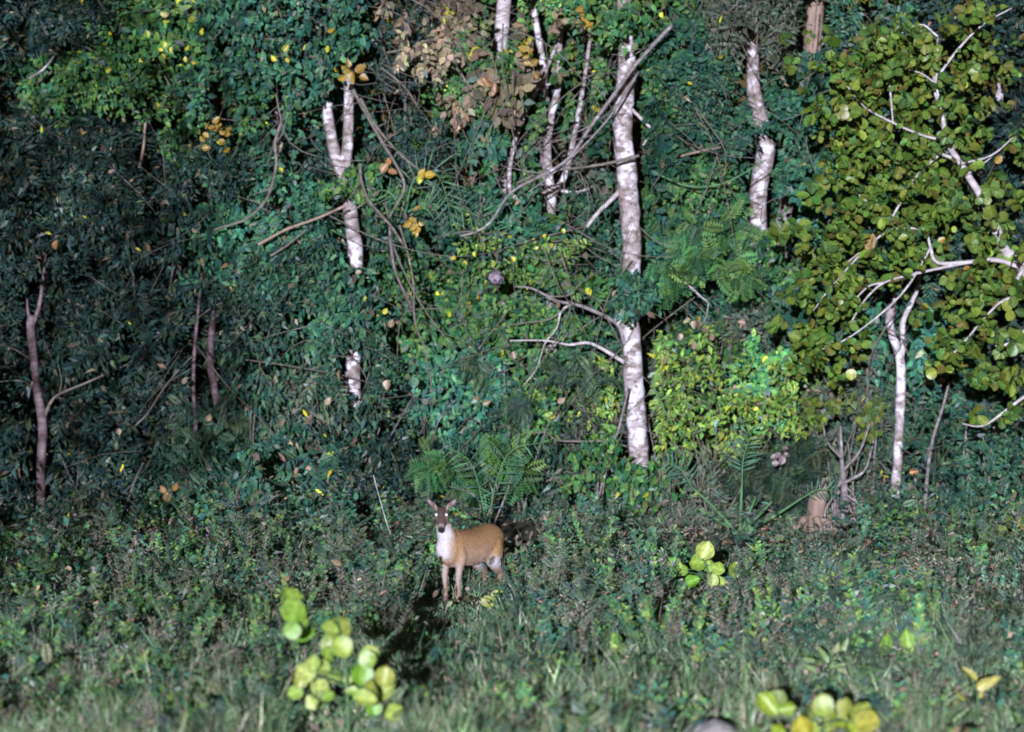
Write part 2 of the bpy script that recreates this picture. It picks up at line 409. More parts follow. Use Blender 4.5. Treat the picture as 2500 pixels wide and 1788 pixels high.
# ------------------------------------------------------------------ the thicket: a wall of leaves that reads as one mass
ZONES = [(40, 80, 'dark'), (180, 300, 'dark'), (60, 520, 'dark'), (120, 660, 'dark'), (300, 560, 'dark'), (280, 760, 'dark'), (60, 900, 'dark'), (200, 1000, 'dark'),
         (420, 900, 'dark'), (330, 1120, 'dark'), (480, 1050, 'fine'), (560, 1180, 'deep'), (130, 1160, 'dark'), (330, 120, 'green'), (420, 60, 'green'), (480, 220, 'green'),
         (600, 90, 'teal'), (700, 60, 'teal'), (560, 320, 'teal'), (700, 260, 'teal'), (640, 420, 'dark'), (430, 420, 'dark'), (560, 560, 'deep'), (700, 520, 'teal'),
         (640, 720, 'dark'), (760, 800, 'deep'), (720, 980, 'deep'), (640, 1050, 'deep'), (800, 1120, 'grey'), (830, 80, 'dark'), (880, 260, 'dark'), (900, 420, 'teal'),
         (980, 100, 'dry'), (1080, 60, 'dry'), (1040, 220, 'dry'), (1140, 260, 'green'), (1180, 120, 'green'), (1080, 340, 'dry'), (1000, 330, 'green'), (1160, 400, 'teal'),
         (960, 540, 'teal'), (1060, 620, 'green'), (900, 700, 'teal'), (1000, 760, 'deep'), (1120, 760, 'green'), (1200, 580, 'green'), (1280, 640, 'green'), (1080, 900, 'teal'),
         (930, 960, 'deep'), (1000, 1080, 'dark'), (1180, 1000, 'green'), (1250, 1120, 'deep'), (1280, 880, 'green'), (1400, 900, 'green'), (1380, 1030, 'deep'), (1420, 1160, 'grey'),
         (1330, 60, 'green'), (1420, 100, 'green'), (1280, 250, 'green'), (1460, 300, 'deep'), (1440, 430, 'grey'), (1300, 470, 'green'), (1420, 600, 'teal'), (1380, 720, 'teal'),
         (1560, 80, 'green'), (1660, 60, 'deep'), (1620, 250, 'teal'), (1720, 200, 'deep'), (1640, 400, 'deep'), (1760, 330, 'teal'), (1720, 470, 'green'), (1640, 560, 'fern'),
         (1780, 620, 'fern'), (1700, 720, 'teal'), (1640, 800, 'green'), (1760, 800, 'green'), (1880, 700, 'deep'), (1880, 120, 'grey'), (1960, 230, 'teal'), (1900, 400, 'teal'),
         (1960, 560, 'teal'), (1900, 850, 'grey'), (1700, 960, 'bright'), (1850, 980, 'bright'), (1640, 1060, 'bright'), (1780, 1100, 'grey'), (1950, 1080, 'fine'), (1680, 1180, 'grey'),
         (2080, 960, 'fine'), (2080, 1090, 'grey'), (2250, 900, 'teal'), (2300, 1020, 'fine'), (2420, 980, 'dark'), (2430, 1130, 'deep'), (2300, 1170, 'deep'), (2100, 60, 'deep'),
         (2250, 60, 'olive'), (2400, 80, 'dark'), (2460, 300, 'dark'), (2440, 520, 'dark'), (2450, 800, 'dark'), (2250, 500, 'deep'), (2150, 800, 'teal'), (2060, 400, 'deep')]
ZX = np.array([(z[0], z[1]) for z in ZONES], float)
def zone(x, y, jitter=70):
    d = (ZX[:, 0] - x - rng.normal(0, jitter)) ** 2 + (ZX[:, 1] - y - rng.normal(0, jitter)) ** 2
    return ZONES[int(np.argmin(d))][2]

HOLLOWS = [(1255, 1285, 95, 75), (930, 215, 80, 80), (1010, 190, 60, 50), (890, 110, 40, 50), (1290, 1230, 60, 40), (2230, 1150, 40, 50), (1530, 1000, 40, 30), (670, 1170, 40, 90), (2390, 250, 60, 70), (1650, 1020, 40, 45), (1790, 1110, 80, 60), (1980, 560, 40, 60), (2130, 800, 60, 80), (700, 320, 50, 50)]
thicket, drythicket = Foliage(), Foliage()
twigs = MB()
n_clump = 0
cells = []
step = 60
for gy in np.arange(-160, 1330, step):
    for gx in np.arange(-240, 2760, step):
        cells.append((gx + rng.uniform(-.6, .6) * step, gy + rng.uniform(-.6, .6) * step))
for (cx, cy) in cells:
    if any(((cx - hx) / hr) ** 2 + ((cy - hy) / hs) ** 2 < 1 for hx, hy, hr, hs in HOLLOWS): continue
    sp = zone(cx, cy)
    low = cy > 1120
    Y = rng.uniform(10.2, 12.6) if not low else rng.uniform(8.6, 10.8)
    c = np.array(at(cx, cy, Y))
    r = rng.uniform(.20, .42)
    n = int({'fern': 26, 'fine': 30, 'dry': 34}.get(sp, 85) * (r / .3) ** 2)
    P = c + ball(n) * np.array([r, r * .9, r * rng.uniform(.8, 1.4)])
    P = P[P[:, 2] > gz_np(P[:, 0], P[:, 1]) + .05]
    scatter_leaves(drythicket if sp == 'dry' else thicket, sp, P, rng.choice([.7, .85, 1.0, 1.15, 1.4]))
# deeper wood behind, seen through the gaps
for _ in range(900):
    Y = rng.uniform(14.5, 21); cx = rng.uniform(-300, 2800); cy = rng.uniform(-330, 1230)
    c = np.array(at(cx, cy, Y)); r = rng.uniform(.4, .8)
    P = c + ball(60) * r
    P = P[P[:, 2] > .1]
    scatter_leaves(thicket, ['dark', 'deep', 'dark', 'teal', 'grey'][rng.integers(5)], P, 1.7)
# clumps that bulge out of the wall, each made of leafy sprays of one kind
def sprays(F, sp, O, Dm, ln, scale, tint):
    T, (l0, l1), wr, palette, _ = SP[sp]
    k = 8 if sp not in ('fern', 'fine') else 3
    m_ = len(O)
    t = np.tile((np.arange(k) + .6) / k, m_); O = np.repeat(O, k, 0); d = np.repeat(Dm, k, 0); ln = np.repeat(ln, k); tint = np.repeat(tint, k)
    sgn = np.tile(np.where(np.arange(k) % 2 == 0, 1., -1.), m_)[:, None]
    side = unit(np.cross(d, np.array([0, -1, .2]))) * sgn
    P = O + d * (t * ln)[:, None] + np.array([0, 0, -.22]) * (ln * t ** 2)[:, None] + rng.normal(0, .012, (len(O), 3))
    ok = keep_off(P, True) & (P[:, 2] > .06)
    P, d, side, t, tint = P[ok], d[ok], side[ok], t[ok], tint[ok]; q = len(P)
    if q == 0: return
    D = side * .85 + d * .55 + np.array([0, -.15, -.45]) + rng.normal(0, .28, (q, 3))
    N = unit(d * np.array([.9, .2, .3]) + np.array([0, -.75, .3])) + rng.normal(0, .3, (q, 3))
    L = rng.uniform(l0, l1, q) * scale * (1.15 - .4 * t)
    F.add(T, P, D, N, L, L * wr * rng.uniform(.85, 1.15, q), pick_colours(q, palette, .2) * tint[:, None])
clumps = [(x + rng.uniform(-60, 60), y + rng.uniform(-60, 60)) for y in np.arange(-120, 1260, 112) for x in np.arange(-200, 2720, 112)]
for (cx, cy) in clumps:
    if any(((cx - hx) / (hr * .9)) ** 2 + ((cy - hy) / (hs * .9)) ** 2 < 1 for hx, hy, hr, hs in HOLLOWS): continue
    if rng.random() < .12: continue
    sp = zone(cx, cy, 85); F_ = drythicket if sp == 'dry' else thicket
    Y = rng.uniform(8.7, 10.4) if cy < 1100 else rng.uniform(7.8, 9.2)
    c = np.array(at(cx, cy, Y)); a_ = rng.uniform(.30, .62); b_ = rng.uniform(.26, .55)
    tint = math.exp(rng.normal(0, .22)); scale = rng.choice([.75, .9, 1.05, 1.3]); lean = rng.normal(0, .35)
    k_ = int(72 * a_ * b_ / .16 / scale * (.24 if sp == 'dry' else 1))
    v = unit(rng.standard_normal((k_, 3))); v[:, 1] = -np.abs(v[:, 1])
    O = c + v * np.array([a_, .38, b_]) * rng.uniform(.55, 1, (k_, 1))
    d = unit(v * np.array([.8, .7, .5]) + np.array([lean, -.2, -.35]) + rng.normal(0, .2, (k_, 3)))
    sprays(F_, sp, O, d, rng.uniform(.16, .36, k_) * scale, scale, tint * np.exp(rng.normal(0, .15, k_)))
def cover(path, Y, rpx, sps, dens=1.0):
    for (x0, y0), (x1, y1) in zip(path[:-1], path[1:]):
        ln = math.hypot(x1 - x0, y1 - y0)
        for i in range(max(1, int(ln / 34))):
            t = rng.random(); c = np.array(at(x0 + (x1 - x0) * t + rng.normal(0, rpx * .25), y0 + (y1 - y0) * t, Y - rng.uniform(.3, .8)))
            sp = zone(x0 + (x1 - x0) * t, y0 + (y1 - y0) * t, 40) if sps is None else sps
            n = int({'fern': 18, 'fine': 20}.get(sp, 46) * dens)
            P = c + rng.normal(0, .5, (n, 3)) * np.array([rpx / 200, .25, .22])
            P = P[P[:, 2] > .08]
            if len(P): scatter_leaves(drythicket if sp == 'dry' else thicket, sp, P, 1.0)
cover([(849, -60), (852, 175)], 9.0, 50, 'teal', 1.5); cover([(802, 130), (803, 225)], 9.0, 45, 'teal', 1.2); cover([(866, 650), (862, 860)], 9.0, 60, None, 1.2); cover([(862, 965), (862, 1250)], 9.0, 60, None, 1.2)
cover([(1222, 140), (1218, 700), (1215, 1240)], 10.2, 55, None, 1.1); cover([(1330, 235), (1318, 700), (1302, 1240)], 10.0, 50, None, 1.1)
cover([(1346, 545), (1346, 800), (1345, 1250)], 9.6, 60, None, 1.2); cover([(1868, 545), (1890, 1000), (1905, 1260)], 9.8, 70, None, 1.3)
cover([(1836, -40), (1838, 70)], 9.8, 50, None); cover([(1862, 300), (1866, 340)], 9.8, 45, None, 1.0)
cover([(1912, 660), (1925, 1260)], 10.0, 70, None, 1.3); cover([(1988, 130), (2000, 700), (2010, 1180)], 10.4, 70, None, 1.2)
cover([(2128, 65), (2150, 1260)], 10.8, 40, None, .9); cover([(2438, 240), (2425, 1260)], 11.0, 45, None, .9)
cover([(545, 1005), (545, 1260)], 9.0, 40, None); cover([(480, 1050), (484, 1260)], 8.8, 35, None); cover([(545, 305), (560, 1260)], 10.2, 45, None); cover([(676, 310), (690, 1260)], 9.8, 40, None)
cover([(1000, 540), (1005, 1230)], 10.8, 50, None); cover([(1555, 1140), (1555, 1290)], 8.2, 70, 'green', 1.2)
tag(thicket.build("undergrowth", M_LEAF), "dense dark green thicket of mixed leaves filling the forest edge", "undergrowth", kind="stuff")
tag(drythicket.build("dry_undergrowth", M_DRY), "withered brown leaves hanging in the thicket between the pale trunks", "undergrowth", kind="stuff")
for _ in range(800):
    cx, cy = rng.triangular(-100, 1500, 2600), rng.uniform(-80, 1270)
    Y = rng.uniform(8.0, 9.6)
    p = np.array(at(cx, cy, Y)); ln = rng.uniform(.2, 1.0)
    dr = unit(np.array([rng.normal(0, .7), rng.normal(0, .3), rng.normal(-.2, .8)]))
    mid = p + dr * ln * .5 + rng.normal(0, .04, 3)
    q = p + dr * ln
    if min(p[2], q[2]) < .05: continue
    twigs.tube([p, mid, q], [.0065, .0035], seg=3, bump=0, sub=2)
for _ in range(85):
    cx, cy = rng.triangular(300, 1250, 2300), rng.uniform(-60, 1150)
    Y = rng.uniform(7.9, 9.2); p = np.array(at(cx, cy, Y)); ln = rng.uniform(.8, 2.2)
    a_ = rng.normal(-1.4, .55) if rng.random() < .6 else rng.uniform(-3, 0)
    dr = np.array([math.cos(a_), rng.normal(0, .08), math.sin(a_)]); nn = np.array([-dr[2], 0, dr[0]]) * rng.normal(0, .14) * ln
    q = p + dr * ln
    if q[2] < .1: continue
    twigs.tube([p, p + dr * ln * .33 + nn, p + dr * ln * .7 + nn * .8 + rng.normal(0, .04, 3), q], [.009, .0025], seg=4, bump=0, sub=3)
tag(twigs.build("bare_twigs", M_TWIG, kind="stuff"), "tangle of thin bare twigs running through the thicket", "twigs")

# ------------------------------------------------------------------ grass and weeds of the clearing
DARK_SPOTS = [(1270, 1330, 110, 70), (660, 1240, 70, 60), (1000, 1400, 40, 60), (1670, 1300, 70, 40), (1840, 1330, 90, 30), (400, 1330, 70, 40), (2290, 1330, 60, 40), (900, 1360, 40, 50), (80, 1330, 80, 30)]
SEEDLING_BOXES = [(690, 980, 1430, 1780), (1840, 2140, 1690, 1800), (1635, 1810, 1330, 1445), (2140, 2235, 1530, 1625), (2310, 2440, 1620, 1750), (1485, 1535, 1545, 1615), (1960, 2085, 1560, 1660), (1000, 1050, 1250, 1440), (1660, 1825, 1750, 1812)]
def hides(px, row):
    """growth rooted just before a seedling stays low, as the seedling stands clear"""
    out = np.zeros(np.shape(px), bool)
    for x0, x1, y0, y1 in SEEDLING_BOXES: out |= (px > x0) & (px < x1) & (row > y1 - .35 * (y1 - y0)) & (row < y1 + 110)
    return out
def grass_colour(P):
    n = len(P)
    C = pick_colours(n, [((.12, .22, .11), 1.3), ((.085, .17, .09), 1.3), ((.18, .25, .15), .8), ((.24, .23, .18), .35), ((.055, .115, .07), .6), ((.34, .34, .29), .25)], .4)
    far = P[:, 1] > rng.normal(1.5, 2.0, n)       # greener, darker blades towards the trees
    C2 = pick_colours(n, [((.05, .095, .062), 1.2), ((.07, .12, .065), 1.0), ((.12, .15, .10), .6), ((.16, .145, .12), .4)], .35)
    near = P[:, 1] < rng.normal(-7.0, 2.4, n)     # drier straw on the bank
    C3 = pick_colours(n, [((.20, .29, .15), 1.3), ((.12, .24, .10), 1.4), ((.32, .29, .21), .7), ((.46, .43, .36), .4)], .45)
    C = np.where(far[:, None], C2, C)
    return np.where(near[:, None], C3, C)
grass = Foliage()
n = 300000
Y = -10.8 + 20 * rng.beta(1.0, 1.5, n); half = (Y + 38) * .145 + .4
X = rng.uniform(-1, 1, n) * half
tuft = (np.sin(X * 3.1 + np.sin(Y * 2.2) * 2) * np.sin(Y * 2.7 + np.cos(X * 1.7) * 2) + 1) / 2
tuft = .65 * tuft + .35 * (np.sin(X * 9.1 + Y * 3) * np.sin(Y * 8.3 - X * 2) + 1) / 2
row = 894 + FPX * np.tan(np.arctan2(4.2, Y + 38) + PITCH); pxx = 1250 + X / (Y + 38) * FPX
open_ = np.ones(n, bool)
for a, c_, b_, d_ in DARK_SPOTS: open_ &= ((pxx - a) / b_) ** 2 + ((row - c_) / d_) ** 2 > 1
open_ &= ~((pxx > 1655) & (pxx < 1825) & (row > 1772))
keep = (rng.random(n) < .08 + 1.1 * tuft ** 1.7 + .3 * np.clip((-4 - Y) / 5, 0, 1) * tuft) & open_
X, Y, tuft = X[keep], Y[keep], tuft[keep]; n = len(X)
P = np.stack([X, Y, gz_np(X, Y) - .01], -1)
D = np.stack([rng.normal(0, .62, n), rng.normal(0, .5, n), np.ones(n)], -1)
N = np.stack([rng.normal(0, .7, n), -np.ones(n) + rng.normal(0, .5, n), rng.normal(0, .3, n)], -1)
L = rng.uniform(.08, .26, n) * (.5 + .9 * tuft) * np.where(rng.random(n) < .03, 1.8, 1.0)
by_deer = (np.abs(X + .52) < .45) & (Y > -3.2) & (Y < .35)
L = np.where(by_deer, L * .42, L) * np.where(hides(pxx[keep], row[keep]), .3, 1) * np.clip(1 - (Y + 2) * .06, .5, 1)
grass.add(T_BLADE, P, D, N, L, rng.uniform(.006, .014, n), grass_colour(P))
tag(grass.build("grass", M_GRASS), "rough grey green grass covering the clearing", "grass", kind="stuff")

weeds = Foliage()
for _ in range(2300):
    Y = -10.5 + 20 * rng.beta(1.15, 1.0); half = (Y + 38) * .145
    X = rng.uniform(-half, half); z = gz(X, Y)
    px = 1250 + X / (Y + 38) * FPX
    row = 894 + FPX * math.tan(math.atan2(4.2, Y + 38) + PITCH)
    if any(((px - a) / b_) ** 2 + ((row - c_) / d_) ** 2 < 1 for a, c_, b_, d_ in DARK_SPOTS): continue
    patch = .5 + .5 * math.sin(X * 2.1 + 1.7 * math.sin(Y * 1.1)) * math.cos(Y * 1.6 + math.sin(X * 1.3) * 1.5)
    if rng.random() > (.18 + .9 * patch) * max(.5, min(1, 1 + (Y + 5) * .11)): continue
    if 1660 < px < 2110 and 4.6 < Y < 8.3: continue
    dx, dy = X + .45, Y - .1
    if dx * dx + (dy * .5) ** 2 < .35: continue
    if hides(px, row): continue
    h = rng.uniform(.08, .26) + (.55 * rng.random() ** 2 if abs(dx) > .6 or Y > .5 else 0) * max(.15, min(1, (Y + 6) / 8))
    if abs(dx + .08) < .42 and -3.6 < Y < .3: continue
    k = int(rng.integers(12, 34) * (1 + h))
    t = rng.random(k) ** .7
    P = np.stack([X + rng.normal(0, .10, k) * (.4 + t), Y + rng.normal(0, .10, k), z + .03 + t * h], -1)
    s = ['grey', 'deep', 'grey', 'teal', 'grey', 'fine', 'fine', 'green'][rng.integers(8)]
    T, (l0, l1), wr, palette, o = SP[s]
    palette = [q for q in palette if q[0] != (.45, .42, .04)]
    if s == 'fine': P = P[:k // 3 + 2]
    kk = len(P)
    D = np.stack([rng.normal(0, .8, kk), rng.normal(-.2, .6, kk), rng.normal(.35, .5, kk)], -1)
    N = np.stack([rng.normal(0, .4, kk), -.7 + rng.normal(0, .4, kk), .6 + rng.normal(0, .4, kk)], -1)
    L = rng.uniform(l0, l1, kk) * rng.choice([.35, .45, .55, .7, .85]) * (1 if Y > 0 else .8)
    weeds.add(T, P, D, N, L, L * wr * 1.1, pick_colours(kk, palette) * np.array([1.35, 1.15, 1.2]) * math.exp(rng.normal(0, .2)))
def upright(X, Y, h, sp, tint, stems, lsc):
    T, (l0, l1), wr, palette, _ = SP[sp]
    palette = [q for q in palette if q[0] != (.45, .42, .04)]
    b0 = np.array([X, Y, gz(X, Y) - .01])
    for _ in range(stems):
        tip = np.array([rng.normal(0, .28) * h, rng.normal(-.05, .15) * h, h * rng.uniform(.7, 1.05)])
        o = b0 + np.array([rng.normal(0, .05), rng.normal(0, .05), 0])
        weeds.add(T_BLADE, o[None], tip[None], np.array([(0, -1, .1)]), np.linalg.norm(tip), .011, pick_colours(1, [((.10, .13, .08), 1), ((.14, .12, .10), .6)]))
        k = max(4, int(h / .030 / lsc)) if sp != 'fine' else max(3, int(h / .07))
        t = np.linspace(.18, 1, k); sg = np.where(np.arange(k) % 2 == 0, 1., -1.)
        P = o + tip * t[:, None] + np.array([0, 0, -.04]) * (t ** 2)[:, None] * h
        D = np.stack([sg * .8 + rng.normal(0, .25, k), rng.normal(-.25, .35, k), .35 + .5 * t + rng.normal(0, .25, k)], -1)
        N = np.stack([sg * -.2 + rng.normal(0, .25, k), -.85 + rng.normal(0, .25, k), .45 + rng.normal(0, .25, k)], -1)
        L = rng.uniform(l0, l1, k) * lsc * (1.1 - .5 * t)
        weeds.add(T, P, D, N, L, L * wr, pick_colours(k, palette, .2) * tint)
for _ in range(1900):
    Y = -10.4 + 20 * rng.beta(1.0, 1.2); X = rng.uniform(-1, 1) * (Y + 38) * .145
    px = 1250 + X / (Y + 38) * FPX; row = 894 + FPX * math.tan(math.atan2(4.2, Y + 38) + PITCH)
    if any(((px - a) / b_) ** 2 + ((row - c_) / d_) ** 2 < 1 for a, c_, b_, d_ in DARK_SPOTS): continue
    if 1660 < px < 2110 and 4.0 < Y < 8.3 and (rng.random() < .75 or px > 1930): continue
    if 1655 < px < 1830 and row > 1760: continue
    patch = .5 + .5 * math.sin(X * 1.6 + 2 + 1.7 * math.sin(Y * .9)) * math.cos(Y * 1.2 + math.sin(X * 1.1) * 1.5)
    if rng.random() > (.25 + .8 * patch) * max(.5, min(1, 1 + (Y + 5) * .11)): continue
    deer_view = 1030 < px < 1260 and Y < .4
    h = (rng.uniform(.2, .42) + .35 * patch * rng.random()) * (1.0 if Y > -5 else .75)
    if hides(px, row): h *= .35
    if deer_view:
        if row < 1560 : continue
        h *= .35
    sp = ['grey', 'green', 'teal', 'deep', 'green', 'fine', 'grey', 'grey'][rng.integers(8)]
    upright(X, Y, h, sp, np.array([1.6, 1.3, 1.4]) * math.exp(rng.normal(0, .25)) * (1.15 if px > 1250 else .9), int(rng.integers(2, 5)), rng.choice([.5, .65, .85]))
tag(weeds.build("weeds", M_LEAF), "low broad leaved weeds mixed into the grass", "weeds", kind="stuff")

litter = Foliage()
n = 3200
Y = np.where(rng.random(n) < .4, rng.uniform(-9, 4, n), rng.uniform(4, 10, n)); X = rng.uniform(-1, 1, n) * (Y + 38) * .14
P = np.stack([X, Y, gz_np(X, Y) + rng.uniform(.02, .18, n)], -1)
litter.add(T_OVATE, P, rng.standard_normal((n, 3)), np.array([0, -.7, .6]) + rng.normal(0, .5, (n, 3)), rng.uniform(.05, .11, n), rng.uniform(.025, .05, n),
           pick_colours(n, [((.17, .14, .11), 1), ((.13, .095, .08), 1.2), ((.28, .25, .21), .4), ((.16, .12, .115), .8)]))
tag(litter.build("leaf_litter", M_DRY), "pale dead leaves caught in the grass", "leaf litter", kind="stuff")

# ------------------------------------------------------------------ single big leaves
def big_leaf_mesh(name, kind, seed):
    r = np.random.default_rng(seed)
    k = 7
    if kind == 'round':
        w = lambda t: .5 * (math.sin(math.pi * min(1, t * .93 + .07)) ** .55)
    elif kind == 'obovate':
        w = lambda t: .40 * math.sin(math.pi * min(1, t ** 1.25 * .96 + .02)) ** .65
    elif kind == 'oval':
        w = lambda t: .36 * math.sin(math.pi * t ** .85) ** .8
    else:
        w = lambda t: .20 * math.sin(math.pi * t ** .8) ** .8
    V, C = [], []
    bend = r.uniform(-.35, .15); cup = r.uniform(.02, .28); tw = r.uniform(-.15, .15)
    for i in range(k):
        t = i / (k - 1); ww = max(.012, w(t)) * (1 + r.normal(0, .04))
        z = bend * t * t
        for s in (-1, -.5, 0, .5, 1):
            V.append((s * ww + r.normal(0, .006), t, z + cup * abs(s) * ww * 2 + tw * s * ww * t + r.normal(0, .006)))
            C.append((1.5, 1.45, 1.6) if s == 0 and t < .9 else (1, 1, 1))
    F = []
    for i in range(k - 1):
        for j in range(4):
            a = i * 5 + j
            F += [(a, a + 1, a + 6), (a, a + 6, a + 5)]
    me = fast_mesh(name, V, F, C)
    me.polygons.foreach_set("use_smooth", np.ones(len(me.polygons), dtype=bool))
    return me
LEAFSETS = {}
def leafset(mat, kind):
    key = (mat.name, kind)
    if key not in LEAFSETS:
        ms = [big_leaf_mesh("leaf", kind, 100 + 17 * i + len(kind)) for i in range(6)]
        for m_ in ms: m_.materials.append(mat)
        LEAFSETS[key] = ms
    return LEAFSETS[key]
def add_leaf(parent, mat, kind, p, D, N, L, name="leaf"):
    D = Vector(D).normalized(); N = Vector(N); N = (N - D * N.dot(D)).normalized(); S = D.cross(N)
    me = random.choice(leafset(mat, kind))
    o = bpy.data.objects.new(name, me); col.objects.link(o)
    o.parent = parent
    q = Vector(p) - Vector(parent.location)
    Mx = Matrix(((S.x, D.x, N.x, 0), (S.y, D.y, N.y, 0), (S.z, D.z, N.z, 0), (0, 0, 0, 1)))
    o.matrix_local = Matrix.Translation(q) @ Mx @ Matrix.Diagonal((L, L, L, 1))
    return o
def rv(s=1.0): return Vector(rng.normal(0, s, 3))

# ------------------------------------------------------------------ trees with pale trunks
def pts(path, Y):
    out = []
    for p in path:
        out.append(at(p[0], p[1], p[2] if len(p) > 2 else Y))
    return out
def add_tube(name, path, radii, mat, parent, seg=9, bump=.05, sub=4):
    mb = MB(); mb.tube(path, radii, seg, bump, sub)
    return mb.build(name, mat, parent)
def px_r(w, Y): return w / 2 / ppm(Y)     # half a pixel width, as metres at depth Y

def crown(parent, blobs, sp, Y, scale=1.0, dens=1.0, name="crown", mat=None, mask=True):
    F = Foliage()
    for (x, y, rx, ry) in blobs:
        c = np.array(at(x, y, Y)); k = ppm(Y)
        a, b_ = rx / k, ry / k
        n = max(12, int(dens * {'fern': 260, 'fine': 330}.get(sp, 900) * a * b_ / scale ** 2))
        sub = max(3, int(n / 22))
        cc = ball(sub) * np.array([a, min(a, .5), b_])
        w = cc[rng.integers(sub, size=n)] + rng.normal(0, .07 * scale, (n, 3))
        P = c + w; P = P[P[:, 2] > .06]
        scatter_leaves(F, sp, P, scale, mask)
    return F.build(name, mat or (M_DRY if sp == 'dry' else M_LEAF), parent)

def trunk_tree(label, path, widths, Y, mat, limbs=(), crowns=(), name="tree", cat="tree", seg=10, bump=.05, group=None):
    P = pts(path, Y)
    base = below(P[0])
    P = [base - Vector((0, 0, .08))] + [p for p in P if p.z > base.z + .05]
    W = [px_r(w, Y) for w in widths]
    W = list(np.interp(np.linspace(0, 1, len(P)), np.linspace(0, 1, len(W)), W))
    t = thing(name, label, cat, base, group)
    add_tube("trunk", P, W, mat, t, seg, bump)
    for lp, lw, lm in limbs:
        add_tube("branch", pts(lp, Y), [px_r(lw[0], Y), px_r(lw[1], Y)], lm or mat, t, 6, .05)
    for (blobs, sp, Yc, sc, dens) in crowns:
        crown(t, blobs, sp, Yc, sc, dens, mask=False)
    return t

trunk_tree("tall pale tree with thick blotched white trunk standing behind the deer", 
    [(1555, 1300), (1560, 1140), (1556, 1060), (1550, 980), (1545, 900), (1542, 820), (1536, 770), (1540, 700), (1542, 600), (1536, 500), (1530, 420), (1521, 330), (1522, 250), (1530, 180), (1530, 100), (1526, 0), (1522, -160)],
    [52, 50, 50, 52, 50, 46, 44, 48, 50, 50, 50, 46, 50, 46, 42, 40, 36], 8.4, M_PALE,
    limbs=[([(1550, 930), (1525, 840), (1505, 790), (1420, 748), (1360, 735), (1300, 705), (1255, 700)], (15, 3), M_GREY),
           ([(1545, 900), (1500, 870), (1440, 838), (1390, 842), (1330, 832), (1245, 832)], (12, 3), M_WHITE),
           ([(1400, 740), (1370, 760), (1360, 800), (1330, 840), (1310, 900), (1275, 945)], (6, 2), M_WHITE),
           ([(1390, 745), (1340, 780), (1270, 790), (1220, 800)], (6, 2), M_TWIG),
           ([(1345, 725), (1390, 720), (1420, 690), (1480, 650)], (5, 2), M_TWIG),
           ([(1515, 790), (1515, 755), (1535, 730), (1560, 715)], (30, 20), M_WHITE),
           ([(1535, 260), (1575, 300), (1590, 320), (1570, 355)], (10, 4), M_WHITE),
           ([(1520, 460), (1490, 490), (1460, 520), (1432, 555)], (14, 9), M_WHITE),
           ([(1530, 1090), (1480, 1078), (1420, 1078), (1360, 1075), (1330, 1055), (1285, 1060), (1225, 1035)], (6, 4), M_TWIG)],
    crowns=[([(1548, 705, 55, 62)], 'teal', 7.95, .9, 3.0), ([(1560, 1190, 75, 60)], 'green', 7.9, .9, 1.3), ([(1530, 20, 120, 70), (1500, 50, 90, 40)], 'green', 8.05, 1.0, 1.3)])
trunk_tree("twin stemmed pale tree with forked white stems and hidden foot",
    [(862, 1260), (862, 1000), (862, 900), (868, 760), (868, 620), (858, 540), (850, 470), (842, 415), (850, 330), (852, 210), (850, 100), (846, -80)],
    [44, 44, 40, 36, 36, 38, 34, 36, 26, 24, 22, 20], 9.0, M_PALE,
    limbs=[([(845, 440), (825, 400), (812, 350), (800, 275), (802, 250)], (36, 22), None)],
    crowns=[([(855, 455, 75, 40)], 'green', 8.6, .9, 1.6), ([(875, 740, 80, 110)], 'deep', 8.6, 1.0, 1.3), ([(860, 1080, 80, 120)], 'dark', 8.6, 1.0, 1.2), ([(850, 120, 70, 60)], 'teal', 8.7, 1.0, .9)])
right_tree = trunk_tree("slim white barked tree with bare foot beside the broken stump",
    [(2178, 1268), (2184, 1210), (2192, 1120), (2197, 1000), (2200, 920), (2194, 860), (2178, 820), (2172, 780), (2182, 730), (2200, 680)],
    [30, 26, 24, 24, 24, 22, 20, 22, 14, 10], 9.4, M_PALE,
    limbs=[([(2198, 880), (2206, 840), (2204, 790), (2225, 740), (2240, 700), (2243, 660)], (17, 11), M_WHITE),
           ([(2200, 950), (2235, 980), (2262, 1030)], (5, 2), M_TWIG)],
    crowns=[([(2190, 640, 70, 60)], 'olive', 9.4, 1.0, 1.0)])
trunk_tree("crooked thin sapling with pale stem close to the slim white tree",
    [(2255, 1262), (2265, 1150), (2278, 1070), (2300, 1000), (2318, 930)], [11, 10, 9, 7, 5], 9.5, M_GREY,
    crowns=[([(2325, 900, 45, 50)], 'teal', 9.5, 1.0, .8)], name="sapling", cat="sapling", seg=6)
trunk_tree("slender tree with pinkish grey trunk and forked top at the dark thicket",
    [(100, 1240), (100, 1130), (104, 1040), (92, 960), (82, 870), (75, 800), (78, 770)], [24, 22, 24, 22, 19, 22, 18], 8.6, M_PINK,
    limbs=[([(78, 800), (95, 750), (104, 690), (112, 620)], (12, 6), None), ([(76, 790), (68, 760), (66, 730)], (10, 5), None),
           ([(108, 1020), (125, 980), (150, 960), (210, 935), (300, 895), (350, 870)], (9, 3), M_TWIG),
           ([(78, 880), (55, 865), (25, 848), (-10, 840)], (6, 3), M_TWIG), ([(80, 945), (50, 930), (-10, 933)], (4, 2), M_TWIG), ([(145, 962), (150, 930), (142, 890)], (4, 2), M_TWIG)],
    crowns=[([(70, 610, 150, 60), (230, 600, 90, 60), (20, 520, 90, 80)], 'dark', 8.3, 1.0, 1.0)])
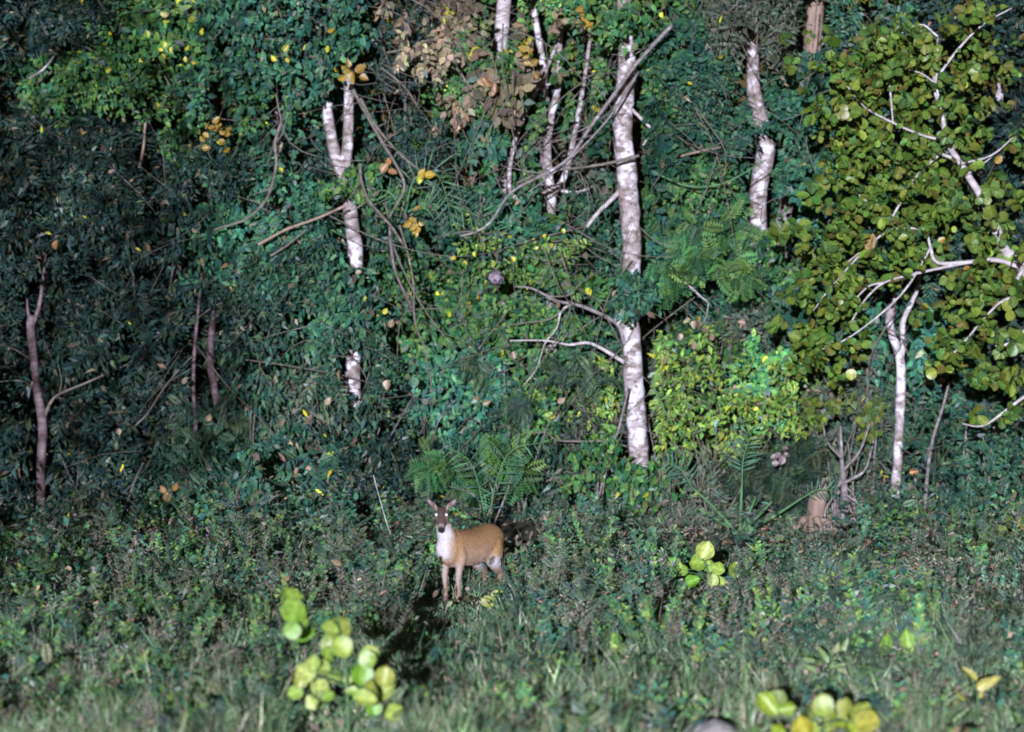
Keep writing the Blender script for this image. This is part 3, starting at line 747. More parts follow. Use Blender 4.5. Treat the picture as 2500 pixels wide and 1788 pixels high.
trunk_tree("grove tree with several leaning grey stems fanning from one foot",
    [(1345, 1262), (1346, 800), (1346, 520), (1342, 450), (1336, 370), (1345, 290), (1362, 215), (1366, 120), (1370, -60)], [34, 28, 24, 24, 20, 18, 16, 14, 12], 9.6, M_PALE,
    limbs=[([(1346, 480), (1375, 440), (1392, 380), (1412, 280), (1432, 160), (1448, 40)], (20, 8), None),
           ([(1345, 470), (1290, 480), (1245, 470), (1255, 350), (1300, 240), (1330, 180), (1375, 70)], (14, 9), None),
           ([(1344, 440), (1325, 400), (1322, 330), (1340, 240)], (10, 6), M_PINK),
           ([(1350, 460), (1400, 470), (1440, 460)], (10, 4), None), ([(1310, 220), (1360, 195), (1420, 150)], (9, 5), None)],
    crowns=[([(1400, 90, 110, 90)], 'green', 9.5, 1.1, .7)])
trunk_tree("straight lavender white trunk rising through dry brown leaves",
    [(1215, 1260), (1218, 700), (1222, 300), (1224, 115), (1226, 60), (1238, -60)], [36, 34, 34, 34, 36, 30], 10.2, M_WHITE, crowns=[([(1220, 170, 60, 45)], 'green', 9.8, 1.0, 1.2)])
trunk_tree("narrow mottled trunk curving up beside the lavender white trunk",
    [(1300, 1260), (1318, 700), (1330, 300), (1328, 190), (1318, 110), (1306, 40), (1296, -60)], [22, 20, 18, 18, 17, 15, 14], 10.0, M_PALE, seg=8)
trunk_tree("vine covered grey trunk with white torn bark patches",
    [(1905, 1262), (1890, 1000), (1868, 700), (1850, 520), (1858, 430), (1870, 370), (1858, 300), (1840, 220), (1838, 120), (1836, -60)], [48, 48, 46, 42, 44, 48, 42, 36, 30, 26], 9.8, M_PALE,
    crowns=[([(1868, 312, 50, 26)], 'teal', 9.4, .95, 1.3), ([(1870, 640, 80, 100)], 'green', 9.3, .95, 1.1), ([(1840, 60, 60, 40)], 'deep', 9.4, 1, 1)])
trunk_tree("rough brownish trunk half hidden by ferny green leaves",
    [(1925, 1262), (1915, 900), (1905, 640), (1908, 560), (1925, 480), (1935, 380)], [44, 44, 42, 40, 34, 26], 10.0, M_GREY, crowns=[([(1900, 720, 80, 60)], 'deep', 9.5, 1, 1.1), ([(1935, 430, 60, 60)], 'teal', 9.6, 1, 1.0)])
trunk_tree("red brown trunk wrapped in twisting vine stems high in the trees",
    [(2010, 1262), (2000, 700), (1988, 300), (1985, 110), (1990, 40), (1996, -80)], [44, 44, 42, 42, 44, 46], 10.4, M_TAN,
    limbs=[([(1965, 120), (1985, 70), (1978, 20), (1992, -60)], (14, 12), M_TWIG), ([(2010, 110), (1996, 60), (2010, 10), (2004, -60)], (12, 10), M_GREY)],
    crowns=[([(1985, 200, 70, 70)], 'teal', 9.8, 1, 1.1)])
trunk_tree("thin white pole trunk above the round leaved tree",
    [(2150, 1262), (2140, 600), (2128, 60), (2118, 0), (2112, -80)], [14, 13, 12, 12, 11], 10.8, M_WHITE, seg=7)
trunk_tree("short white trunk piece showing in the dark gap behind round leaves",
    [(2425, 1262), (2432, 700), (2440, 215), (2450, 150), (2452, 20), (2450, -80)], [20, 20, 19, 18, 17, 15], 11.0, M_PALE, crowns=[([(2440, 300, 70, 60)], 'deep', 10.6, 1.1, .9), ([(2455, 70, 60, 60)], 'dark', 10.6, 1.1, 1.1)])
trunk_tree("bent mauve stem leaning among dark leaves",
    [(545, 1262), (540, 1060), (525, 960), (513, 880), (518, 800), (530, 740), (560, 690)], [18, 18, 18, 19, 17, 13, 8], 9.0, M_PINK, seg=7)
trunk_tree("thin straight stem next to the bent mauve stem",
    [(484, 1262), (478, 1040), (472, 940), (476, 840), (484, 760), (492, 660)], [11, 11, 10, 9, 8, 6], 8.8, M_PINK, seg=6, name="sapling", cat="sapling",
    limbs=[([(480, 780), (520, 750), (600, 710)], (4, 2), M_TWIG)])
trunk_tree("leaning brown stem above the ochre leaf clump",
    [(560, 1262), (560, 800), (545, 500), (530, 280), (528, 200), (536, 120)], [22, 20, 18, 18, 16, 14], 10.2, M_TWIG, seg=7, crowns=[([(530, 400, 60, 50)], 'dark', 9.8, 1, 1)])
trunk_tree("pale lilac stem behind bare twigs above the crossing stick",
    [(690, 1262), (684, 700), (676, 380), (674, 290), (680, 190)], [16, 15, 14, 13, 11], 9.8, M_PINK, seg=7)

# loose crowned tree added out of view only to darken the left forest edge
sb_ = Vector((-9.3, -12.0, gz(-9.3, -12.0)))
shade = thing("added_shade_tree", "added unseen loose crowned tree that shades the dark end of the thicket", "tree", sb_)
add_tube("trunk", [sb_ - Vector((0, 0, .1)), sb_ + Vector((.1, 0, 2)), sb_ + Vector((-.1, .1, 4.5)), sb_ + Vector((.2, 0, 7.5)), sb_ + Vector((.1, 0, 9.5))], [.17, .03], M_GREY, shade, 9)
SF = Foliage(); k = 1750
SX = -5.1 - 5.0 * rng.beta(1.15, 1.5, k); SZ = rng.uniform(1.4, 10.6, k); SY = -12 + rng.normal(0, 1.0, k)
for i_ in range(14):
    z0 = 1.6 + i_ * .6; e_ = Vector((rng.uniform(-9.4, -5.6), -12 + rng.normal(0, .8), z0 + rng.uniform(.3, 1.2)))
    o_ = sb_ + Vector((0, 0, z0)); add_tube("branch", [o_, o_.lerp(e_, .5) + Vector((0, 0, .15)), e_], [.04, .01], M_GREY, shade, 6)
scatter_leaves(SF, 'green', np.stack([SX, SY, SZ], -1), 1.75, False)
SF.build("crown", M_LEAF, shade)

# ------------------------------------------------------------------ the round leaved tree
YT = 7.2
P0 = below(at(2640, 1300, YT))
rt = thing("round_leaved_tree", "spreading tree with round olive green leaves and white crooked limbs", "tree", P0)
trunk = [P0 - Vector((0, 0, .1))] + pts([(2630, 1150), (2610, 950), (2560, 760), (2500, 655), (2455, 610), (2425, 545), (2395, 480), (2345, 400), (2312, 345), (2300, 280), (2280, 200), (2290, 90)], YT)
add_tube("trunk", trunk, [px_r(w, YT) for w in (64, 60, 54, 44, 34, 28, 23, 20, 17, 14, 11, 8, 4)], M_WHITE, rt, 9)
LIMBS = [([(2500, 655), (2430, 635), (2370, 640), (2290, 642), (2272, 605), (2262, 560)], (18, 8)), ([(2370, 640), (2250, 665), (2160, 690), (2110, 735), (2072, 798)], (10, 4)),
         ([(2160, 690), (2120, 700), (2078, 742)], (8, 4)), ([(2345, 400), (2320, 385), (2295, 376)], (14, 9)), ([(2312, 345), (2250, 330), (2180, 300), (2110, 260), (2060, 200)], (10, 4)),
         ([(2295, 376), (2230, 440), (2170, 540), (2140, 510), (2095, 475)], (9, 5)), ([(2262, 560), (2180, 560), (2120, 600), (2070, 640)], (8, 4)), ([(2300, 280), (2285, 200), (2292, 160), (2288, 110)], (9, 4)),
         ([(2285, 205), (2250, 180), (2208, 168)], (6, 3)), ([(2180, 300), (2170, 200), (2150, 190), (2140, 185)], (6, 5)), ([(2560, 760), (2500, 810), (2460, 840), (2430, 845)], (14, 6)),
         ([(2610, 950), (2520, 960), (2460, 1000), (2400, 1040), (2350, 1035)], (14, 4)), ([(2500, 655), (2480, 690), (2480, 720), (2440, 740), (2400, 780)], (14, 6)), ([(2272, 605), (2200, 720), (2080, 820), (1990, 860)], (8, 3)),
         ([(2400, 780), (2350, 840), (2310, 880)], (7, 3)), ([(2280, 200), (2340, 120), (2400, 60), (2470, 20)], (9, 4)), ([(2290, 90), (2240, 60), (2150, 120)], (6, 3)), ([(2120, 600), (2030, 700), (1985, 760)], (6, 3)),
         ([(2345, 400), (2420, 380), (2480, 330)], (8, 4)), ([(2355, 430), (2400, 400), (2420, 385)], (6, 3))]
for lp, lw in LIMBS:
    add_tube("branch", pts(lp, YT - .08), [px_r(lw[0] * .82, YT), px_r(lw[1] * .82, YT)], M_WHITE, rt, 6)
BLOBS = [(2080, 180, 90, 70, 60), (2180, 160, 70, 60, 26), (2250, 250, 90, 80, 40), (2060, 290, 80, 60, 40), (2150, 350, 90, 70, 52), (2250, 400, 80, 60, 34), (2080, 430, 80, 60, 42), (2180, 480, 90, 60, 46),
         (2280, 480, 60, 50, 22), (2060, 540, 70, 60, 34), (2160, 600, 80, 50, 32), (2000, 620, 50, 60, 22), (2000, 740, 60, 70, 34), (2060, 700, 50, 60, 22), (2030, 850, 70, 60, 34), (1985, 830, 40, 60, 14),
         (2400, 320, 70, 60, 22), (2360, 180, 60, 60, 20), (2440, 150, 60, 50, 16), (2270, 90, 80, 60, 28), (2400, 60, 60, 50, 14), (2420, 560, 60, 50, 20), (2330, 560, 60, 40, 18), (2380, 740, 70, 80, 34),
         (2350, 850, 70, 60, 28), (2430, 720, 60, 60, 18), (2450, 640, 50, 50, 12), (2230, 620, 60, 40, 16), (2480, 420, 50, 60, 12), (2440, 480, 50, 50, 10), (2420, 930, 60, 40, 12), (2470, 1010, 50, 30, 10), (2480, 830, 60, 60, 12)]
spots = []
for (x, y, rx, ry, n) in BLOBS:
    for k in range(int(n * .88)):
        dx, dy = rng.normal(0, .72, 2); Yc = YT + rng.normal(-.05, .30)
        hub = at(x + dx * rx, y + dy * ry, Yc); ax = (Vector((0, -.6, .1)) + rv(.6)).normalized()
        a0 = rng.uniform(0, 6.28); u1 = ax.orthogonal().normalized(); u2 = ax.cross(u1); big = rng.uniform(.07, .145)
        for q in range(int(rng.integers(4, 8))):
            a0 += 2.4 * rng.uniform(.8, 1.2)
            D = (u1 * math.cos(a0) + u2 * math.sin(a0) + ax * .35 + Vector((0, 0, -.35)) + rv(.15)).normalized()
            N = (ax + Vector((0, -.35, .15)) + rv(.35))
            spots.append((hub + D * .02 - ax * .015 * q, D, N, big * rng.uniform(.7, 1.2)))
random.shuffle(spots)
spots.sort(key=lambda q: q[0].y - q[3] * 2)    # the larger ones in front are single leaves
rest = Foliage()
for (p, D, N, L) in spots[:300]:
    add_leaf(rt, M_OLIVE, 'round' if rng.random() < .4 else 'obovate', p, D, N, L)
back = spots[300:]; k = len(back)
RP, RD, RN = (np.array([tuple(q[i_]) for q in back]) for i_ in range(3)); Lr = np.array([q[3] for q in back])
tr = big_leaf_mesh("leaf", 'obovate', 5)
tv = np.array([v.co for v in tr.vertices])[:, [1, 0, 2]]; tf = np.array([p.vertices for p in tr.polygons])
bpy.data.meshes.remove(tr)
rest.add((tv, tf), RP, RD, RN, Lr, Lr * rng.uniform(.8, 1.2, k), pick_colours(k, [((.048, .104, .024), 1), ((.078, .132, .022), 1.2), ((.104, .140, .024), .8), ((.095, .085, .02), .3)], .3))
rest.build("foliage", M_LEAF, rt)

# ------------------------------------------------------------------ bushes and crowns that stand out of the mass
def bush(name, label, cat, blobs, sp, Y, scale=1.0, dens=1.0, stems=4, stem_mat=None, foot=None, w=.012):
    cx, cy = blobs[0][0], blobs[0][1]
    high = cy < 900
    base = below(at(foot[0] if foot else cx, 1200, Y + (2.6 if high else 0)))
    t = thing(name, label, cat, base)
    for i in range(stems):
        bx, by, rx, ry = blobs[i % len(blobs)]
        tip = at(bx + rng.normal(0, .4) * rx, by + rng.normal(0, .3) * ry, Y + rng.normal(.1, .1))
        o = base + Vector((rng.normal(0, .05), rng.normal(0, .05), -.04))
        mid = o.lerp(tip, .55) + Vector((rng.normal(0, .1), rng.normal(0, .1) + (1.0 if high else 0), .1))
        add_tube("stem", [o, mid, tip], [w, w * .4], stem_mat or M_TWIG, t, 5, .05)
    crown(t, blobs, sp, Y, scale, dens, name="foliage")
    return t
bush("yellow_green_shrub", "bright yellow green feathery shrub between the pale tree and the stump", "shrub", [(1740, 950, 120, 80), (1840, 990, 110, 80), (1650, 1040, 70, 90), (1910, 940, 80, 60), (1640, 930, 60, 70), (1770, 1060, 110, 60), (1700, 860, 80, 50), (1960, 1000, 60, 60)], 'bright', 7.9, 1.05, 1.25, 6)
bush("fern_leaved_shrub", "deep green shrub with ferny leaflets beside the blotched trunk", "shrub", [(1690, 590, 120, 80), (1780, 640, 80, 70), (1620, 640, 60, 60)], 'fern', 8.3, .9, 1.7, 4)
bush("small_leaved_shrub", "green shrub with small shiny leaves under the fallen grey pole", "shrub", [(1230, 600, 130, 60), (1340, 620, 90, 60), (1150, 580, 80, 50), (1300, 680, 110, 50)], 'bright', 8.6, .8, .75, 4)
bush("teal_crown_tree", "tree crown of bluish green leaves speckled with yellow ones", "tree", [(600, 100, 160, 100), (720, 140, 100, 100), (480, 120, 100, 90), (660, 240, 90, 70)], 'teal', 8.8, 1.0, .8, 3, M_GREY, w=.05)
bush("brown_leaved_tree", "tree crown of withered tan leaves high in the gap", "tree", [(1000, 70, 120, 80), (1080, 160, 110, 90), (1140, 60, 80, 60), (1060, 300, 90, 60), (1110, 230, 60, 60)], 'dry', 9.2, .9, .26, 3, M_GREY, w=.04)
bush("climbing_creeper", "dark green creeper hanging over the fork of the twin stemmed tree", "creeper", [(870, 470, 60, 40), (900, 430, 50, 40)], 'green', 8.4, .9, 1.2, 2)
bush("leafy_shrub", "leafy green shrub pressed against the foot of the blotched trunk", "shrub", [(1480, 1090, 100, 70), (1400, 1150, 80, 60), (1560, 1190, 60, 50)], 'green', 7.8, .9, .8, 4)
bush("ferny_shrub", "shrub of fine ferny leaves directly behind the deer's ears", "shrub", [(1180, 1150, 110, 70), (1080, 1130, 80, 70), (1230, 1090, 90, 60)], 'fern', 7.6, .95, 1.1, 4)
bush("grey_shrub", "greyish leafy bush below the slender pinkish tree", "shrub", [(100, 1290, 110, 50), (220, 1260, 90, 60)], 'dark', 7.6, .9, 1.1, 4)
bush("mixed_shrub", "pale green herbs growing at the edge of a dark hollow", "shrub", [(740, 1270, 80, 70), (820, 1240, 70, 80), (880, 1310, 60, 50)], 'teal', 5.8, .8, 1.0, 5)
bush("upright_shrub", "upright shrub with paired leaves left of the dark hollow".replace("left of", "beside"), "shrub", [(600, 1180, 50, 120), (570, 1270, 60, 60), (650, 1220, 40, 80)], 'teal', 6.6, 1.1, .9, 4)
bush("olive_shrub", "olive green shrub at the foot of the round leaved tree", "shrub", [(2440, 1360, 80, 70), (2490, 1320, 60, 70), (2400, 1400, 60, 50)], 'olive', 4.0, .8, 1.2, 4)
bush("dusky_shrub", "dusky shrub with narrow leaves below the crooked sapling", "shrub", [(2330, 1260, 110, 60), (2420, 1220, 90, 60)], 'deep', 7.5, .9, 1.1, 4)
bush("bare_shrub", "sparse greyish shrub around the fan of green stalks", "shrub", [(1700, 1240, 90, 60), (1900, 1210, 60, 60)], 'grey', 8.2, .9, .8, 5)
bush("hanging_olive_crown", "small ochre green crown between the yellow green shrub and the white tree", "shrub", [(2050, 1010, 90, 40), (2120, 1020, 60, 40), (1990, 1000, 50, 40)], 'olive', 8.3, .7, 1.2, 4)
bush("fine_leaved_bush", "bush of bluish feathery leaves beneath the bare forked branch", "shrub", [(1280, 950, 110, 80), (1190, 900, 90, 80), (1400, 930, 70, 80)], 'fine', 8.5, 1.0, .9, 4)
bush("shadowy_tree", "dark small leaved tree crown over the forked slender tree", "tree", [(300, 620, 130, 60), (420, 600, 90, 60), (380, 520, 110, 60)], 'dark', 8.4, 1.0, .9, 3, M_TWIG, w=.03)
bush("shady_bush", "dim bush with bluish leaves under the crossing stick", "shrub", [(690, 680, 90, 80), (620, 640, 70, 60), (760, 640, 60, 60)], 'teal', 8.9, .9, .8, 3)
bush("drooping_shrub", "drooping narrow leaved shrub by the bent mauve stem", "shrub", [(640, 900, 90, 110), (740, 1010, 80, 80)], 'deep', 8.5, 1.0, .8, 4)

# herbs round the deer
def herb(label, x, y, h_px, w_px, sp, name="herb", dens=1.0, scale=.6, colour=1.0, group=None, stems=3):
    b0 = on_ground(x, y); Y = b0.y; k = ppm(Y)
    t = thing(name, label, "herb", b0, group)
    F = Foliage()
    for s in range(stems):
        tip = b0 + Vector((rng.normal(0, .3) * w_px / k, rng.normal(0, .08), h_px / k * rng.uniform(.75, 1)))
        o = b0 + Vector((rng.normal(0, .03), rng.normal(0, .03), -.03))
        add_tube("stem", [o, o.lerp(tip, .5) + Vector((0, 0, .03)), tip], [.006, .003], M_STALK, t, 5, .05, 3)
        n = int(26 * dens * h_px / 100)
        tt = np.linspace(.12, 1, n)
        P = np.array(o)[None] * (1 - tt[:, None]) + np.array(tip)[None] * tt[:, None]
        a = np.arange(n) * 2.4 + rng.uniform(0, 6)
        D = np.stack([np.cos(a), np.sin(a) * .8 - .2, .35 + rng.normal(0, .25, n)], -1)
        N = np.stack([rng.normal(0, .2, n), -.5 + rng.normal(0, .2, n), np.ones(n) * .8], -1)
        T, (l0, l1), wr, palette, _ = SP[sp]
        L = rng.uniform(l0, l1, n) * scale * (1.25 - .6 * tt)
        F.add(T, P, D, N, L, L * wr, pick_colours(n, palette) * colour)
    F.build("foliage", M_LEAF, t)
    return t
herb("tall leafy herb stalk standing right beside the deer's head", 1020, 1440, 185, 46, 'grey', dens=2.2, scale=1.0, colour=1.3, stems=3)
herb("pale grey flowering herb behind the deer's rump", 1365, 1440, 130, 110, 'grey', dens=1.6, scale=.8, colour=2.2, stems=9)
herb("silvery herb with curled tips growing out of the deer's shadow", 1315, 1415, 110, 60, 'teal', dens=1.3, scale=.7, colour=1.7, stems=5)
herb("leafy dark herb in front of the pale grey herb", 1420, 1450, 80, 100, 'teal', dens=1.2, stems=5)
herb("drab herb clump in front of the upright shrub", 560, 1400, 90, 110, 'deep', dens=1.3, stems=6)
herb("dull green herb clump beside the tiny white flower", 420, 1480, 100, 120, 'teal', dens=1.3, stems=6)
herb("yellowish fern like herb near the grey bush", 60, 1470, 100, 90, 'fern', dens=.5, scale=.8, stems=5)
herb("dark herb clump in front of the greyish bush", 200, 1420, 110, 120, 'dark', dens=1.4, stems=6)
herb("spindly herb with brown seed head by the dusky shrub", 2320, 1400, 130, 40, 'grey', dens=1.0, stems=3)
herb("bluish herb at the foot of the slim white tree", 2180, 1330, 80, 100, 'fine', dens=.8, stems=5)
herb("broad herb growing below the deer's belly", 1205, 1475, 75, 60, 'grey', dens=1.5, colour=1.2, stems=6)
herb("small leafy herb just before the deer's hooves", 1085, 1540, 60, 40, 'grey', dens=1.3, stems=3)
herb("green leafy herb between the lime seedling and the deer", 900, 1450, 110, 100, 'green', dens=1.2, stems=5)
herb("low dark herb in front of the mixed pale herbs", 800, 1420, 80, 110, 'deep', dens=1.3, stems=6)
herb("tuft of greyish herb in the open grass below the deer", 1390, 1640, 70, 90, 'grey', dens=1.2, stems=5)
herb("leafy herb beside the folded lime leaf", 1580, 1560, 70, 90, 'teal', dens=1.2, stems=5)
herb("grey green herb in the grass before the stump", 1960, 1480, 70, 110, 'grey', dens=1.2, stems=6)
herb("dark green herb in the grass by the two upright seedlings", 2060, 1620, 80, 110, 'deep', dens=1.2, stems=6)

# ------------------------------------------------------------------ lianas, sticks and dead branches
def liana(label, path, w, Y, mat=None, name="liana", cat="liana", twigs_n=0):
    P = pts(path, Y)
    P = [p + Vector((0, rng.normal(0, .06), 0)) for p in P]
    base = P[-1] if P[-1].z < P[0].z else P[0]
    t = thing(name, label, cat, base)
    w2 = (w, w * .55) if not hasattr(w, "__len__") else w
    add_tube("stem", P, [px_r(w2[0], Y), px_r(w2[1], Y)], mat or M_TWIG, t, 6, .06)
    for i in range(twigs_n):
        q = P[rng.integers(1, len(P))]
        e = q + Vector((rng.normal(0, .25), rng.normal(0, .1), rng.normal(0, .2)))
        add_tube("twig", [q, q.lerp(e, .5) + rv(.03), e], [px_r(w2[1], Y) * .7, .002], mat or M_TWIG, t, 4, .05, 2)
    return t
liana("long grey pole leaning across the blotched trunk", [(1640, 62), (1600, 105), (1555, 155), (1500, 230), (1445, 305), (1390, 385), (1330, 425), (1270, 455), (1235, 485), (1200, 540), (1165, 565), (1125, 577)], (11, 6), 8.0, M_GREY, "leaning_pole", "dead branch", 3)
liana("second thin pole running along the leaning grey pole", [(1560, 175), (1500, 270), (1450, 330), (1400, 380), (1330, 440), (1290, 470)], (6, 4), 8.1, M_GREY, "leaning_pole", "dead branch", 2)
liana("thin level branch reaching from the grey stems to the blotched trunk", [(1560, 380), (1480, 400), (1400, 412), (1330, 418), (1260, 448)], (8, 5), 8.05, M_TWIG, "dead_branch", "dead branch", 2)
liana("looping liana hanging from the fork of the twin stemmed tree", [(862, 220), (900, 290), (935, 350), (965, 400), (985, 440), (985, 470), (965, 505), (948, 535)], (10, 6), 8.2, M_TWIG, twigs_n=4)
liana("parallel liana sloping beside the looping one", [(880, 240), (920, 310), (970, 370), (1010, 405), (1060, 440)], (8, 4), 8.25, M_TWIG, twigs_n=3)
liana("curved vine stem bulging out from the twin stemmed tree", [(880, 400), (882, 440), (900, 490), (940, 535), (960, 560), (985, 600)], (9, 7), 8.3, M_TWIG, twigs_n=3)
liana("sheaf of thin hanging vines below the curved vine stem", [(950, 545), (955, 600), (965, 660), (990, 720), (1010, 760)], (9, 5), 8.25, M_PINK, twigs_n=5)
liana("long thread like vine dropping down past the purple nest", [(975, 550), (995, 620), (1010, 700), (1012, 780), (1035, 850), (1050, 920), (1056, 990)], (6, 3), 8.1, M_TWIG, twigs_n=3)
liana("slack vine swinging low beside the thread like vine", [(960, 600), (985, 660), (1020, 730), (1060, 790), (1110, 850)], (5, 3), 8.15, M_TWIG, twigs_n=3)
liana("S shaped dead branch above the crossing stick", [(520, 562), (560, 550), (600, 535), (640, 500), (662, 460), (676, 400), (672, 350), (690, 290)], (6, 9), 8.3, M_TWIG, "dead_branch", "dead branch", 4)
liana("straight reddish stick crossing the twin stemmed trunk", [(630, 598), (700, 560), (770, 535), (842, 503)], (8, 7), 8.4, M_TAN, "stick", "stick")
liana("short slanting stick beneath the straight reddish one", [(660, 625), (700, 600), (760, 550)], (6, 4), 8.45, M_TWIG, "stick", "stick")
liana("thin arched twig in the gap of dry leaves", [(930, 165), (985, 210), (1020, 260), (1060, 320), (1085, 350)], (6, 4), 8.9, M_TWIG, "dead_branch", "dead branch", 2)
liana("slim vine slanting over the dry leaves to the grey stems", [(1115, 165), (1160, 230), (1205, 285), (1258, 316)], (6, 4), 9.0, M_TWIG, twigs_n=1)
liana("horizontal bare branch threading the dry brown crown", [(940, 130), (1000, 118), (1050, 98), (1120, 110), (1180, 150)], (6, 3), 9.0, M_TWIG, "dead_branch", "dead branch", 3)
liana("pale straight rod leaning below the pale tree's side branch", [(1535, 950), (1515, 1030), (1498, 1090), (1475, 1160), (1462, 1215)], (6, 5), 7.9, M_GREY, "stick", "stick")
liana("dry stick poking sideways from behind the blotched trunk", [(1640, 387), (1700, 372), (1760, 360)], (7, 4), 8.3, M_TAN, "stick", "stick", 1)
liana("curving green vine sagging over the ferny shrub", [(1615, 430), (1680, 455), (1760, 450), (1830, 415), (1870, 390)], (5, 4), 8.3, M_STALK, twigs_n=2)
liana("wiry vine drooping across the feathery yellow shrub", [(1590, 930), (1620, 1000), (1660, 1060), (1720, 1120)], (5, 4), 7.9, M_STALK, twigs_n=2)
liana("hanging vine with a kink under the round leaved tree", [(2190, 760), (2150, 820), (2120, 890), (2115, 980), (2080, 1010), (2050, 975)], (4, 3), 8.4, M_TWIG, twigs_n=2)
liana("vine rope hanging from the white tree's second stem", [(2205, 830), (2225, 890), (2232, 960), (2235, 1030)], (4, 3), 9.2, M_TWIG)
liana("bent bare branch in the dark leaves near the slender tree", [(330, 1040), (360, 1010), (400, 950), (440, 900), (470, 870)], (5, 3), 8.5, M_TWIG, "dead_branch", "dead branch", 3)
liana("stick slanting up out of the dark lower leaves", [(310, 1225), (330, 1170), (350, 1130)], (6, 4), 7.6, M_TWIG, "stick", "stick")
liana("weathered branch lying in the dark upper crown", [(72, 193), (105, 170), (140, 130)], (7, 5), 9.0, M_GREY, "dead_branch", "dead branch")
liana("tan broken twig upright by the ochre leaf clump", [(340, 410), (348, 360), (355, 300)], (8, 6), 8.9, M_TAN, "dead_branch", "dead branch")
liana("long pale grass stalk arching toward the deer's chest", [(912, 1160), (930, 1230), (950, 1290), (968, 1340), (985, 1385)], (2.6, 1.6), 3.0, M_WHITE, "grass_stalk", "grass stalk")
liana("short bleached twig with forked end under the ferny shrub", [(1675, 690), (1700, 715), (1730, 740)], (7, 4), 8.2, M_WHITE, "stick", "stick", 2)
liana("slanting dead sapling leaning away from the slim white tree", [(2200, 1225), (2230, 1180), (2255, 1130), (2270, 1090)], (12, 8), 9.3, M_GREY, "dead_sapling", "sapling")
for i, (x0, x1, y0, y1) in enumerate([(1640, 1650, 1250, 1060), (1690, 1700, 1320, 1210), (1740, 1750, 1270, 1090), (2130, 2140, 1260, 1050), (2090, 2070, 1280, 1080), (2350, 2360, 1240, 1040), (2420, 2400, 1240, 1060), (1590, 1585, 1260, 1170)]):
    g_ = on_ground(x0, 1290)
    t = thing("bare_sapling", ["thin bare stem beside the blotched trunk in front of the yellow green shrub", "thin bare stem between the blotched trunk and the stemless palm", "thin bare stem among the stiff stalks of the stemless palm",
        "thin bare stem between the root clump and the slim white tree", "thin bare stem rising at the edge of the root clump", "thin bare stem behind the dusky narrow leaved shrub",
        "leaning thin bare stem next to the one behind the dusky shrub", "short thin bare stem against the foot of the blotched trunk"][i], "sapling", below(at(x0, 1240, 8.2)), "bare stems along the forest edge")
    add_tube("stem", [below(at(x0, 1240, 8.2)) - Vector((0, 0, .05)), at((x0 + x1) / 2 + rng.normal(0, 6), (y0 + y1) / 2, 8.2), at(x1, y1, 8.25)], [.016, .009], [M_TWIG, M_GREY][i % 2], t, 6, .06)

# ------------------------------------------------------------------ palm fronds
def frond(parent, P, ln, n, droop, mat, width=.02, name="frond"):
    """rachis as a part, its leaflets as sub-parts"""
    mb = MB(); mb.tube(P, [.012, .004], 5, .03)
    r = mb.build(name, M_STALK, parent)
    Q, _ = smooth_path(P, .01, 12)
    base = Vector(parent.location)
    for i in range(n):
        t = .18 + .8 * i / (n - 1); q = Vector(Q[int(t * (len(Q) - 1))]); nxt = Vector(Q[min(len(Q) - 1, int(t * (len(Q) - 1)) + 1)]); prv = Vector(Q[max(0, int(t * (len(Q) - 1)) - 1)])
        tan = (nxt - prv).normalized()
        side = tan.cross(Vector((0, -1, .15))).normalized()
        for s in (-1, 1):
            D = (side * s + tan * .55 + Vector((0, -.1, droop)) + rv(.05)).normalized()
            F = Foliage()
            L = ln * (1 - .55 * abs(t - .5) / .5) * rng.uniform(.9, 1.05)
            F.add(T_LANCE, np.array([tuple(q)]), np.array([tuple(D)]), np.array([(0.1 * s, -1, .3)]), L, width, pick_colours(1, [((.04, .10, .075), 1), ((.06, .13, .08), 1)], .2))
            o = F.build("leaflet", mat, r, kind=None)
            o.location = (0, 0, 0)
    return r
pb = below(at(1000, 1230, 11.2))
palm = thing("young_palm", "young palm with drooping blue green comb like frond above the curved vine", "palm", pb)
add_tube("trunk", [pb - Vector((0, 0, .05)), at(1005, 900, 11.0), at(1000, 620, 10.2), at(990, 520, 8.7)], [.035, .02], M_TWIG, palm, 7)
frond(palm, pts([(990, 520), (1010, 440), (1060, 420), (1090, 480), (1105, 570)], 8.25), .42, 17, -.15, M_LEAF, .022)
frond(palm, pts([(990, 520), (1040, 500), (1110, 505), (1170, 530), (1220, 565)], 8.35), .36, 13, -.1, M_LEAF, .02)
frond(palm, pts([(990, 520), (950, 470), (910, 470), (880, 500)], 8.5), .32, 10, -.2, M_LEAF, .02)

fb = below(at(1806, 1318, 7.6))
fan = thing("stemless_palm", "stemless palm with stiff green stalks spreading from the ground", "palm", fb)
for tip, bend in (((1812, 1165), 0), ((1960, 1215), 14), ((1700, 1240), -4), ((1690, 1190), -6), ((1885, 1225), 4), ((1845, 1215), 2)):
    e = at(tip[0], tip[1], 7.5); mid = fb.lerp(e, .5) + Vector((0, 0, bend * -.002))
    add_tube("stalk", [fb - Vector((0, 0, .04)), mid, e], [.028, .011], M_STALK, fan, 6, .04)
frond(fan, [at(1812, 1165, 7.5), at(1815, 1120, 7.5), at(1830, 1070, 7.45)], .3, 8, -.1, M_LEAF, .028)
frond(fan, [at(1960, 1215, 7.5), at(2000, 1195, 7.5), at(2040, 1200, 7.45)], .2, 7, -.1, M_LEAF, .026)
frond(fan, [at(1690, 1190, 7.5), at(1665, 1150, 7.5), at(1630, 1130, 7.45)], .3, 7, -.1, M_LEAF, .026)

